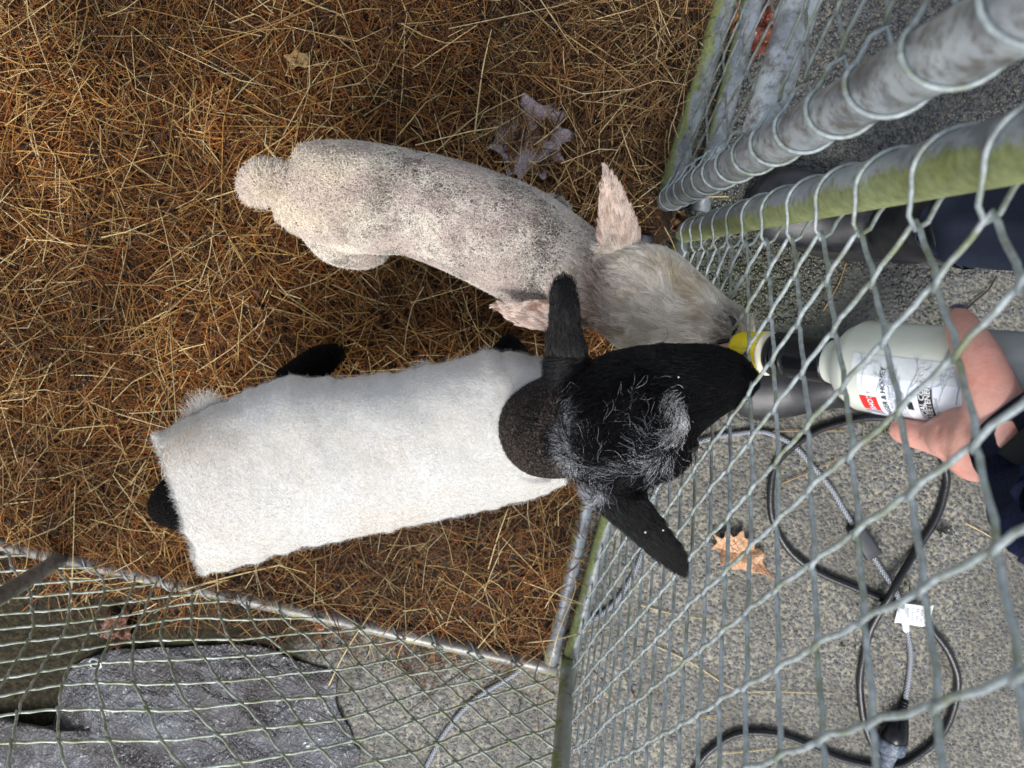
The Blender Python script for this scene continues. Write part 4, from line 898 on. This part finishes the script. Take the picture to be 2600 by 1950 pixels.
# trousers and boots
M_TROU = simple('navy_trousers', (.008, .014, .035), .8, 0, .6, 500)
t = NT('boot_rubber'); c = t.mix(t.ramp(t.noise(18, 5, .6), [(.42, 0), (.62, 1)]), (.010, .0105, .013), (.030, .031, .036)); c = t.mix(t.ramp(t.noise(30, 5, .7), [(.58, 0), (.7, .4)]), c, (.085, .08, .075))
M_BOOT = t.set(c, .36, 0, t.bump(t.math('ADD', t.noise(240, 4), t.vor(700).outputs['Distance']), .25, .0008), .5)
M_SOLE = simple('boot_sole', (.012, .012, .013), .5, 0, .3, 300)
for i, (ax_px, lab_, toe) in enumerate((((2228, 588), 'rubber boot with scuffed dark toe, upper one beside the green post', (1894, 505)), ((2120, 950), 'rubber boot half hidden behind the bottle neck', (1838, 985)))):
    an = U(*ax_px); to = U(*toe); dv = Vector(to - an); dv.z = 0; Lf = dv.length; dv.normalize(); sdv = Vector((-dv.y, dv.x, 0)); B_ = Vector(an); yy = .09 if i == 0 else -.09
    bo = empty('rubber_boot', (0, 0, 0)); bo.parent = pe; bo.matrix_parent_inverse = Matrix.Translation(pe.location).inverted(); bo['label'] = lab_
    mb = MB(); hk = 1.22 if i == 0 else 1.12
    secs = [(B_ + dv * (Lf * f_) + Vector((0, 0, z)), w_ * hk, hu, hd) for f_, z, w_, hu, hd in ((-.32, .045, .012, .02, .035), (-.28, .045, .030, .035, .04), (-.15, .05, .038, .05, .045), (.1, .05, .040, .07, .045), (.3, .045, .043, .062, .04), (.5, .04, .048, .045, .035), (.7, .036, .050, .038, .031), (.85, .033, .045, .033, .028), (.95, .03, .032, .026, .025), (1., .028, .010, .012, .015))]
    loft(mb, resample(secs), 26)
    top_ = W_(.06, yy, .50); ank = B_ + Vector((0, 0, .08)); sh = [ank, ank.lerp(top_, .25), ank.lerp(top_, .5)]
    if i == 0: sh = [ank, V(2335, 575, .2), V(2465, 562, .305)]
    loft(mb, resample([(sh[0], .046, .046, .052), (sh[1], .048, .048, .048), (sh[2], .052, .052, .052)], 5), 24, ref=(1, 0, 0))
    o = fuse(mb, 'upper', M_BOOT, .0035, 8); o.parent = bo
    # sole: outline slightly proud of the upper
    mb = MB(); n_ = 36; ring = []
    for k in range(n_):
        a = 2 * math.pi * k / n_; f_ = .34 + .68 * math.cos(a); wd = .051 * hk * (math.sin(a)) * (1 if f_ > .3 else .84 + .16 * max(0, f_ + .3) / .6)
        ring.append(B_ + dv * Lf * f_ + sdv * wd)
    vs_ = [p + Vector((0, 0, .0045)) for p in ring] + [p + Vector((0, 0, .017)) for p in ring] + [B_ + dv * Lf * .34 + Vector((0, 0, .018)), B_ + dv * Lf * .34 + Vector((0, 0, .0045))]
    mb.add(vs_, [(k, (k + 1) % n_, n_ + (k + 1) % n_, n_ + k) for k in range(n_)] + [(n_ + k, n_ + (k + 1) % n_, 2 * n_) for k in range(n_)] + [((k + 1) % n_, k, 2 * n_ + 1) for k in range(n_)])
    o = mb.build('sole', M_SOLE); o.parent = bo
    # piping seam across the toe cap
    bv = bvh_of(bo.children[0]); pts = []
    for k in range(15):
        g_ = (k / 14 - .5) * 2; p0 = B_ + dv * Lf * (.74 - .10 * g_ * g_) + sdv * g_ * .052 * hk; h_ = bv.ray_cast(p0 + Vector((0, 0, .3)), Vector((0, 0, -1)))
        if h_[0] is not None: pts.append(h_[0] + Vector((0, 0, .0006)))
    if len(pts) > 3: mb = MB(); mb.tube(pts, .0011, 6); o = mb.build('toe_seam', M_BOOT); o.parent = bo
    tube_cloth('trouser_leg', [(sh[2] - (sh[2] - sh[1]) * .12, .050, .050, 0), (sh[2] + (sh[2] - sh[1]) * .3, .056, .056, 0), (W_(.07, yy, .60), .07, .07, 0), (W_(.1, yy, .88), .10, .10, 0)], M_TROU, 36, .006, i)

# ------------------------------------------------------------------ tarpaulin
out_px = [(140, 1836), (158, 1765), (170, 1730), (184, 1697), (210, 1676), (240, 1663), (280, 1650), (316, 1643), (400, 1640), (460, 1640), (520, 1634), (580, 1633), (633, 1634), (672, 1640), (705, 1650), (740, 1668), (790, 1685), (853, 1706), (858, 1735), (856, 1775), (872, 1815), (893, 1852), (900, 1880), (917, 1900), (912, 1950), (925, 2020), (700, 2120), (350, 2150), (-100, 2120), (-220, 1950), (-120, 1820), (0, 1806), (45, 1826), (95, 1840)]
cen = U(450, 1850); OP = np.array([U(*p) for p in out_px]); OP = np.array(smoothpath(np.vstack([OP, OP[:1]]), 9))[:-1]; NR, NA = 150, len(OP); vs = []
for i in range(NR + 1):
    f_ = (i / NR) ** .8
    for j in range(NA):
        p = cen + (OP[j] - cen) * f_; e = 1 - f_; x, y = p[0], p[1]
        wx_ = noise.noise((x * 6, y * 6, 3)) * .12; r1 = 1 - abs(noise.noise((x * 4 + y * 7 + wx_ * 9, y * 9 - x * 3, 1))) * 2.4; r2 = 1 - abs(noise.noise((x * 26 + wx_ * 40, y * 12 + x * 9, 2))) * 2.2; r3 = 1 - abs(noise.noise((x * 85, y * 80, 5))) * 2.2; va_ = noise.voronoi((x * 30 + wx_ * 14, y * 24, .3))[0]; vb_ = noise.voronoi((x * 62, y * 70 + wx_ * 20, 2.3))[0]; cr_ = -.0065 * max(0, 1 - (va_[1] - va_[0]) * 2.6) + .004 * va_[0] - .0030 * max(0, 1 - (vb_[1] - vb_[0]) * 2.4)
        ez = min(1, e * 2.6); z = .004 + ez ** .8 * (.018 + .017 * r1 + .0055 * r2 + .0008 * r3 + .12 * cr_) + .003 * r2 * (1 - ez) + .010 * max(0, noise.noise((x * 22, y * 22, 8))) * (1 - ez); vs.append((x, y, max(.003, z)))
fs = [(i * NA + j, i * NA + (j + 1) % NA, (i + 1) * NA + (j + 1) % NA, (i + 1) * NA + j) for i in range(NR) for j in range(NA)]
tp = empty('tarpaulin', cen); tag(tp, 'crumpled silver grey tarpaulin with a brass eyelet, behind the lower left fence', 'tarpaulin')
mb = MB(); mb.add(vs, fs); t = NT('silver_tarpaulin')
wvx = t.n('ShaderNodeTexBrick'); wvx.inputs['Scale'].default_value = 120; wvx.inputs['Mortar Size'].default_value = .03; wvx.offset = 0; wvx.inputs['Brick Width'].default_value = .45; wvx.inputs['Row Height'].default_value = .45; t.l(t.co, wvx.inputs['Vector'])
crk = t.vor(45, 'DISTANCE_TO_EDGE'); crk2 = t.vor(110, 'DISTANCE_TO_EDGE'); nz = t.noise(10, 5)
c = t.mix(t.ramp(nz, [(.4, 0), (.62, 1)]), (.105, .095, .095), (.20, .205, .225)); hh = t.math('ADD', t.math('MULTIPLY', t.ramp(crk.outputs['Distance'], [(0, 0), (.25, 1)]), 1.6), t.math('ADD', t.ramp(crk2.outputs['Distance'], [(0, 0), (.3, 1)]), t.math('MULTIPLY', wvx.outputs['Fac'], -.35)))
def crease(rot, sx, sy, w_):
    m0 = t.n('ShaderNodeMapping'); m0.inputs['Rotation'].default_value = (0, 0, rot); t.l(t.co, m0.inputs['Vector']); mp = t.n('ShaderNodeMapping'); mp.inputs['Scale'].default_value = (sx, sy, 1); t.l(m0.outputs[0], mp.inputs['Vector'])
    return t.math('MULTIPLY', t.ramp(t.math('ABSOLUTE', t.math('SUBTRACT', t.noise(1, 3, .55, co=mp.outputs[0], dist=.6), .5)), [(0, 0), (.06, .75), (.2, 1)]), w_)
hh = t.math('ADD', t.math('ADD', crease(.5, 14, 46, 1.6), crease(-.8, 16, 52, 1.4)), t.math('ADD', t.math('ADD', crease(1.5, 30, 110, .7), crease(.1, 50, 130, .5)), t.math('MULTIPLY', wvx.outputs['Fac'], -.25)))
M_TARP = t.set(c, .24, .3, t.bump(hh, .75, .0034), 1.)
parent_keep(mb.build('sheet', M_TARP), tp)
bm = bmesh.new(); mb = MB(); e0 = V(243, 1684, .022); ring = [e0 + Vector((math.cos(2 * math.pi * k / 24) * .012, math.sin(2 * math.pi * k / 24) * .010, .003 * math.sin(2 * math.pi * k / 24 + 1))) for k in range(25)]
mb.tube(ring, .0032, 8); parent_keep(mb.build('eyelet', simple('eyelet_metal', (.55, .55, .53), .25, .9)), tp); bm.free()
mb = MB(); mb.tube([e0 + Vector((0, 0, -.004)), e0 + Vector((0, 0, .0005))], .010, 20); parent_keep(mb.build('eyelet_hole', M_DARK), tp)

# ------------------------------------------------------------------ cables
M_CABLE = simple('black_rubber_cable', (.010, .011, .013), .22, 0, .5, 500)
def cable(name, label, pxs, r, mat, z=None, uv=False, cat='cable'):
    P_ = [U(p[0], p[1], r + .001 + (p[2] if len(p) > 2 else 0)) for p in pxs]; mb = MB(); mb.tube(smoothpath(P_, 8), r, 14, uv=uv); o = mb.build(name, mat); return tag(o, label, cat)
bc = cable('black_cable', 'thick black extension cable looped on the concrete under the main panel',
           [(1745, 2000), (1767, 1950), (1803, 1905), (1871, 1864), (1961, 1862), (2052, 1891), (2142, 1928), (2255, 1946), (2323, 1923), (2400, 1851), (2432, 1742), (2413, 1665), (2368, 1602), (2318, 1560), (2269, 1534), (2180, 1497), (2097, 1462), (2040, 1430), (1998, 1390), (1970, 1340), (1957, 1290), (1960, 1215), (1980, 1165), (2052, 1106), (2130, 1075), (2230, 1060), (2330, 1090), (2380, 1140), (2402, 1200), (2400, 1245), (2377, 1317), (2323, 1403), (2285, 1465, .012), (2258, 1516, .016), (2225, 1570, .008), (2204, 1620), (2184, 1720), (2190, 1810), (2206, 1868), (2228, 1910), (2245, 1928)], .0062, M_CABLE)
t = NT('braided_sleeve'); uvn = t.n('ShaderNodeUVMap'); sp = t.n('ShaderNodeSeparateXYZ'); t.l(uvn.outputs[0], sp.inputs[0])
tri = t.math('ABSOLUTE', t.math('SUBTRACT', t.math('FRACT', t.math('MULTIPLY', sp.outputs['X'], 6)), .5)); ph = t.math('FRACT', t.math('ADD', t.math('MULTIPLY', sp.outputs['Y'], 170), t.math('MULTIPLY', tri, 1.7)))
f = t.ramp(ph, [(.48, 0), (.52, 1)]); M_BRAID = t.set(t.mix(f, (.010, .012, .018), (.40, .43, .48)), .6, 0, t.bump(f, .4, .0008))
cable('braided_cable', 'grey and white braided appliance cord running from under the lower left fence to the plug',
      [(1040, 2000), (1080, 1950), (1130, 1860), (1200, 1780), (1300, 1715), (1385, 1655), (1460, 1600), (1545, 1545), (1590, 1490), (1625, 1420), (1648, 1340), (1660, 1260), (1700, 1180), (1760, 1130), (1812, 1111), (1870, 1101), (1940, 1097), (2010, 1127), (2060, 1180), (2110, 1240), (2155, 1315), (2225, 1425), (2270, 1495, .012), (2287, 1535, .014), (2303, 1600), (2312, 1660), (2308, 1720), (2298, 1780)], .0044, M_BRAID, uv=True)
def block(name, c_px, c_py, z, L_, W__, T_, ang, mat, parent, bev=.003):
    bmx = bmesh.new(); bmesh.ops.create_cube(bmx, size=1); bmesh.ops.scale(bmx, vec=(L_, W__, T_), verts=bmx.verts); bmesh.ops.bevel(bmx, geom=bmx.edges[:], offset=bev, segments=3, affect='EDGES', profile=.5)
    me = bpy.data.meshes.new(name); bmx.to_mesh(me); bmx.free(); o = link(name, me, mat); p = V(c_px, c_py, z); o.location = p; o.rotation_euler = (0, 0, ang)
    if parent: parent_keep(o, parent)
    return o
M_BOX = simple('dark_grey_plastic', (.025, .027, .033), .5, 0, .2, 400)
ab = empty('adapter_block', U(2193, 1373)); tag(ab, 'small dark grey plastic block in line on the braided cord', 'adapter')
block('case', 2193, 1373, .0105, .066, .029, .019, R_(-55), M_BOX, ab, .004); block('face_plate', 2193, 1373, .0205, .056, .023, .002, R_(-55), simple('plate', (.04, .043, .05), .4), ab, .0008)
ct = empty('cord_tag', U(2310, 1560)); tag(ct, 'white paper tag wrapped round the braided cord', 'tag')
mb = MB(); g0 = V(2322, 1562, .022); vs_ = []
for i in range(9):
    for j in range(5): 
        u_, v_ = i / 8 - .5, j / 4 - .5; vs_.append(g0 + Vector((u_ * .046 + .004 * v_, v_ * .038 - u_ * .008 * -1, .010 * math.sin(u_ * 4) + .003 * v_ + (0 if u_ > -.35 else -.006))))
mb.add(vs_, [(i * 5 + j, (i + 1) * 5 + j, (i + 1) * 5 + j + 1, i * 5 + j + 1) for i in range(8) for j in range(4)]); tagp = parent_keep(mb.build('paper', simple('white_tag', (.80, .84, .88), .35)), ct)
mb = MB(); mb.tube([U(2283, 1525, .016), U(2290, 1550, .016), U(2297, 1575, .013), U(2301, 1600, .008)], [.0062, .0066, .0066, .006], 16); parent_keep(mb.build('wrap', simple('clear_tape', (.66, .70, .74), .15)), ct)
mb = MB()
for k in range(6):
    for q2 in range(5):
        if (k * 7 + q2 * 3) % 5: mb.box(g0 + Vector((-.008 + q2 * .0055, .012 - k * .0042, .0012 + .010 * math.sin((-.008 + q2 * .0055) / .046 * 4))), .0045, .0009, .0004)
parent_keep(mb.build('printed_lines', M_GPR), ct)
pg = empty('plug', U(2285, 1830)); tag(pg, 'black moulded plug at the end of the braided cord', 'plug')
def ringtube(pxs, radii, name, mat, parent, n=20, sub=4):
    P_ = [U(*p) for p in pxs]; A_ = np.array([[*p, r] for p, r in zip(P_, radii)]); S = smoothpath(A_, sub); mb = MB(); mb.tube([s[:3] for s in S], [max(.0005, s[3]) for s in S], n); return parent_keep(mb.build(name, mat), parent)
ringtube([(2298, 1775, .006), (2293, 1795, .008), (2290, 1812, .011)], [.0055, .0070, .0080], 'strain_relief', M_BLK, pg)
for k in range(4): ringtube([(2297 - k * 2, 1780 + k * 8, .007 + k * .001), (2296 - k * 2, 1784 + k * 8, .0075 + k * .001)], [.0075, .0075], 'ridge', M_BLK, pg, sub=1)
ringtube([(2290, 1808, .011), (2286, 1825, .014), (2278, 1845, .017), (2272, 1862, .018), (2268, 1876, .018)], [.0085, .0140, .0195, .0225, .0225], 'body', M_BLK, pg)
sk = empty('cable_socket', U(2262, 1895)); tag(sk, 'bluish grey rubber socket of the black cable, pushed onto the plug', 'socket')
t = NT('dusty_rubber'); M_DUST = t.set(t.ramp(t.noise(120, 5, .8), [(.4, (.03, .045, .07)), (.58, (.12, .15, .20)), (.72, (.42, .46, .48))]), .45, 0, t.bump(t.noise(300, 4), .4, .001))
ringtube([(2268, 1874, .018), (2265, 1888, .018), (2262, 1905, .018)], [.0240, .0245, .0230], 'collar', M_DUST, sk, sub=2)
ringtube([(2262, 1903, .017), (2256, 1918, .014), (2250, 1936, .011), (2248, 1944, .009)], [.0170, .0140, .0125, .008], 'grip', M_DUST, sk)

# ------------------------------------------------------------------ leaves, twigs, single straws
def leaf_mat(name, c1_, c2_, rough=.3, spec=.5, vein=(.2, .12, .1)):
    t = NT(name); n1 = t.noise(60, 5, .7); c = t.mix(t.ramp(n1, [(.35, 0), (.65, 1)]), c1_, c2_); vd = t.vor(120, 'DISTANCE_TO_EDGE'); c = t.mix(t.ramp(vd.outputs['Distance'], [(.02, .5), (.08, 0)]), c, vein)
    return t.set(c, rough, 0, t.bump(t.math('ADD', t.noise(90, 4), t.ramp(vd.outputs['Distance'], [(0, 0), (.1, .4)])), .6, .003), spec)
def leaf(name, label, px, py, z, size, ang, outline, mat, curl=.012, seed=0, tilt=(0, 0), fold=0, cat='leaf', group=None):
    root = empty(name, V(px, py, z)); tag(root, label, cat, group)
    n_ = len(outline); O = np.array(smoothpath([*outline, outline[0]], 3))[:-1] if name != 'oak_leaf' else np.array(smoothpath([*outline, outline[0]], 4))[:-1]; vs_ = []; NRR = 8; ca, sa = math.cos(ang), math.sin(ang)
    def place(x, y, lift=0):
        r2 = x * x + y * y; zz = curl * (noise.noise((x * 2.5 + seed, y * 2.5, 1)) * 1.6 + .5 * r2 + fold * abs(y) * 2) + .004 * noise.noise((x * 7, y * 7, seed)); X, Y = (x * ca - y * sa) * size, (x * sa + y * ca) * size
        return (X, Y, max(-z + .003, zz + X * tilt[0] + Y * tilt[1]) + lift)
    for i in range(1, NRR + 1):
        for (x, y) in O: vs_.append(place(x * i / NRR, y * i / NRR))
    m_ = len(O); vs_.append(place(0, 0)); fs_ = [((i - 1) * m_ + j, (i - 1) * m_ + (j + 1) % m_, i * m_ + (j + 1) % m_, i * m_ + j) for i in range(1, NRR) for j in range(m_)] + [(NRR * m_, (j + 1) % m_, j) for j in range(m_)]
    mb = MB(); mb.add(vs_, fs_); b = mb.build('blade', mat, root); md = b.modifiers.new('t', 'SOLIDIFY'); md.thickness = .0008
    mb = MB()
    tips = sorted(outline, key=lambda p: -math.hypot(*p))[:5]
    for (x, y) in tips: mb.tube([place(x * k / 6 * .95 - (1 - k / 6) * .0, y * k / 6 * .95, .001) for k in range(7)], [.0011 - .00013 * k for k in range(7)], 5)
    mb.build('vein', mat, root); return root
maple = [(1, 0), (.72, .10), (.62, .26), (.80, .42), (.86, .62), (.62, .58), (.44, .46), (.36, .60), (.40, .95), (.20, .80), (.06, .98), (-.06, .62), (-.12, .42), (-.34, .62), (-.62, .70), (-.50, .42), (-.62, .20), (-.36, .14), (-.55, 0), (-.36, -.14), (-.66, -.22), (-.50, -.42), (-.62, -.68), (-.34, -.60), (-.12, -.42), (-.04, -.66), (.10, -.98), (.22, -.78), (.42, -.9), (.36, -.58), (.46, -.44), (.66, -.56), (.88, -.6), (.78, -.40), (.62, -.24), (.74, -.1)]
oak = [(1, 0), (.7, .09), (.45, .16), (.30, .38), (.12, .26), (-.05, .48), (-.2, .34), (-.42, .52), (-.45, .24), (-.75, .30), (-.68, .06), (-1, .02), (-.70, -.10), (-.72, -.34), (-.42, -.22), (-.30, -.46), (-.12, -.28), (.08, -.40), (.24, -.2), (.5, -.14), (.75, -.06)]
maple = [(x * (1.28 if math.hypot(x, y) < .62 else .92), y * (1.28 if math.hypot(x, y) < .62 else .92)) for x, y in maple]
maple = [(x * math.hypot(x, y) ** -.38, y * math.hypot(x, y) ** -.38) for x, y in maple]
oak = [(x * max(.1, math.hypot(x, y)) ** -.22, y * max(.1, math.hypot(x, y)) ** -.22) for x, y in oak]
leaf('maple_leaf', 'large wet mauve maple leaf lying on the straw above the white lamb', 1342, 348, .020, .074, R_(-35), maple, leaf_mat('wet_mauve_leaf', (.30, .235, .235), (.43, .36, .37), .22, .6, (.16, .09, .08)), .014, 2)
leaf('oak_leaf', 'dry orange brown leaf on the concrete between the black ear and the cable', 1885, 1410, .012, .066, R_(-36), oak, leaf_mat('orange_leaf', (.46, .25, .13), (.60, .39, .25), .45, .35, (.3, .12, .05)), .012, 5)
leaf('brown_leaf', 'curled tan leaf caught between the two posts at the corner', 1722, 575, .03, .030, R_(-80), oak, leaf_mat('tan_leaf', (.34, .20, .11), (.46, .30, .19), .4, .4, (.2, .1, .05)), .03, 8, fold=.5)
leaf('small_leaf', 'small dull yellow leaf near the top of the straw', 757, 152, .030, .020, R_(20), [(1, .1), (.4, .45), (.2, .9), (-.3, .55), (-.9, .6), (-.7, 0), (-.8, -.5), (-.1, -.5), (.3, -.75), (.8, -.5)], leaf_mat('olive_leaf', (.17, .105, .03), (.27, .18, .06), .5), .006, 3)
leaf('maple_leaf', 'dark red brown leaf half buried in the straw left of the white lamb thigh', 625, 735, .019, .034, R_(60), maple, leaf_mat('dark_red_leaf', (.11, .04, .02), (.20, .085, .05), .3, .5), .01, 6)
leaf('red_leaf', 'deep red wet leaf behind the mesh under the top right rails', 1938, 70, .012, .052, R_(75), oak, leaf_mat('red_wet_leaf', (.13, .022, .012), (.21, .06, .03), .2, .6), .02, 9)
leaf('orange_leaf', 'brown orange leaf tucked under the upper right bottom rail', 1868, 30, .012, .035, R_(80), oak, leaf_mat('orange_leaf_b', (.30, .12, .04), (.42, .2, .08), .35), .02, 12)
leaf('small_leaf', 'small orange leaf beside the lower left rail', 818, 1583, .008, .015, R_(10), [(1, 0), (.5, .6), (0, .8), (-.8, .6), (-1, 0), (-.6, -.6), (.2, -.7)], leaf_mat('orange_leaf_c', (.42, .17, .08), (.55, .27, .15), .35), .006, 4)
leaf('brown_leaf', 'dark brown crumpled leaf behind the lower left mesh', 300, 1592, .01, .040, R_(-20), maple, leaf_mat('dark_brown_leaf', (.09, .035, .018), (.17, .07, .035), .35), .018, 14)
leaf('brown_leaf', 'rusty wet leaf in the straw at the far left edge', 78, 1192, .020, .032, R_(0), maple, leaf_mat('rust_leaf', (.13, .05, .02), (.22, .10, .045), .3), .012, 15)
leaf('brown_leaf', 'reddish brown leaf hidden behind the white lamb ear', 1512, 588, .03, .022, R_(40), oak, leaf_mat('red_brown_leaf', (.16, .06, .035), (.26, .11, .06), .4), .014, 16)
leaf('grey_leaf', 'small wet grey leaf touching the black cable', 2405, 1357, .006, .020, R_(-8), oak, leaf_mat('grey_leaf', (.16, .16, .13), (.34, .36, .34), .15, .8), .012, 20)
M_TWIG = simple('dark_twig', (.045, .022, .014), .45, 0, .4, 500); M_PALE = simple('pale_straw', (.66, .50, .24), .4, 0, .3, 600, .12); M_TANS = simple('tan_straw', (.40, .24, .09), .4, 0, .3, 600, .2)
def stalk(pxs, label, z=.006, r=.0011, mat=None, name='straw_stalk', cat='straw', group='single straws fallen outside the bedding'):
    P_ = [U(p[0], p[1], p[2] if len(p) > 2 else z) for p in pxs]; S = smoothpath(P_, 4) if len(P_) > 2 else P_
    mb = MB(); n_ = len(S); mb.tube(S, [r * (1 - .5 * i / n_) for i in range(n_)], 6); return tag(mb.build(name, mat or M_PALE), label, cat, group)
stalk([(458, 1500, .034), (560, 1470, .036), (700, 1437, .034), (708, 1436, .034), (780, 1455, .03)], 'long pale bent straw lying across the lower left rail', r=.0013)
stalk([(1712, 530, .04), (1755, 555, .04), (1762, 554, .05), (1830, 530, .10), (1900, 505, .16)], 'pale straw caught in the corner and propped on the green post', r=.0012)
stalk([(1770, 500, .03), (1850, 499, .05)], 'short straight pale straw behind the stained post', r=.0011)
stalk([(1686, 575), (1705, 610), (1722, 652)], 'pale straw leaning beside the white lamb cheek', .03, .001)
stalk([(1640, 1630), (1750, 1680), (1868, 1752), (1960, 1756), (2120, 1762)], 'long thin bent straw on the concrete right of the corner post', .004, .0010)
stalk([(1625, 1536), (1700, 1557), (1818, 1577)], 'thin straw on the concrete under the middle of the main mesh', .004, .0009)
stalk([(1985, 1228), (2110, 1175), (2220, 1115)], 'golden straw pointing from the black cable to the bottle label', .005, .0011, M_TANS)
stalk([(1960, 1095), (2060, 1094), (2145, 1094)], 'golden straw lying along the edge of the lower boot', .005, .0011, M_TANS)
stalk([(1820, 1915), (1930, 1905), (2040, 1893)], 'pale straw beside the looped black cable', .004, .0009)
stalk([(2450, 1328), (2510, 1360), (2600, 1420)], 'pale straw at the right edge below the sleeve', .005, .0011)
stalk([(2560, 1290), (2540, 1305), (2547, 1345), (2558, 1382)], 'thin kinked straw stem just below the sleeve', .006, .0007)
stalk([(1395, 1690, .03), (1420, 1600, .04), (1462, 1490, .03), (1440, 1445, .02)], 'pale straw crossing the corner where the rails meet', r=.0010)
stalk([(1340, 1632, .028), (1420, 1622, .034), (1500, 1600, .034), (1560, 1592, .02)], 'straight pale straw laid over both rails at the bottom corner', r=.0011)
stalk([(2360, 865), (2410, 830), (2470, 770), (2510, 735), (2530, 700)], 'dark brown twig under the fence beside the bottle', .006, .0022, M_TWIG, 'twig', 'twig', None)
stalk([(2090, 790), (2130, 720), (2150, 660)], 'brown straw stem on the wet ground between the boots', .006, .0013, M_TANS)
stalk([(810, 1520, .02), (850, 1580, .06), (862, 1660, .09), (790, 1750, .06), (690, 1770, .05), (620, 1800, .04)], 'long curved dark red stem hanging on the lower left mesh', .02, .0010, M_TWIG, 'twig', 'twig', None)
stalk([(835, 1740, .03), (880, 1650, .03), (960, 1530, .03)], 'pale straw propped against the mesh above the tarpaulin', r=.0011)
stalk([(0, 470, .034), (130, 560, .036)], 'pale straw', r=.0011) if False else None
stalk([(1205, 340, .036), (1225, 180, .036), (1248, 75, .036)], 'long yellow straw upright near the top of the bedding, by the mauve leaf', r=.0013, group=None)
stalk([(735, 1175, .03), (0, 0)], '') if False else None
stalk([(1240, 1445, .03), (1262, 1370, .034), (1290, 1290, .04), (1394, 1247, .05)][:3], 'pale straw standing out on the bare patch under the coat', r=.0012, group=None)
# tufts of dark droppings and moss specks in the straw
M_MOSS = simple('moss', (.05, .09, .015), .9, 0, .6, 500)
mb = MB(); mr = random.Random(4)
for cx, cy, rr_, n_ in ((2235, 1085, 26, 60), (2400, 800, 40, 70), (2150, 1640, 15, 15), (2280, 1490, 30, 50)):
    for _ in range(n_):
        p = V(cx + mr.gauss(0, rr_), cy + mr.gauss(0, rr_ * .5), .002); q_ = p + Vector((mr.gauss(0, .003), mr.gauss(0, .003), mr.uniform(.002, .007))); mb.tube([p, q_], [.0011, .0004], 4)
tag(mb.build('moss', M_MOSS), 'small tufts of green moss in the cracks of the concrete', kind='stuff')
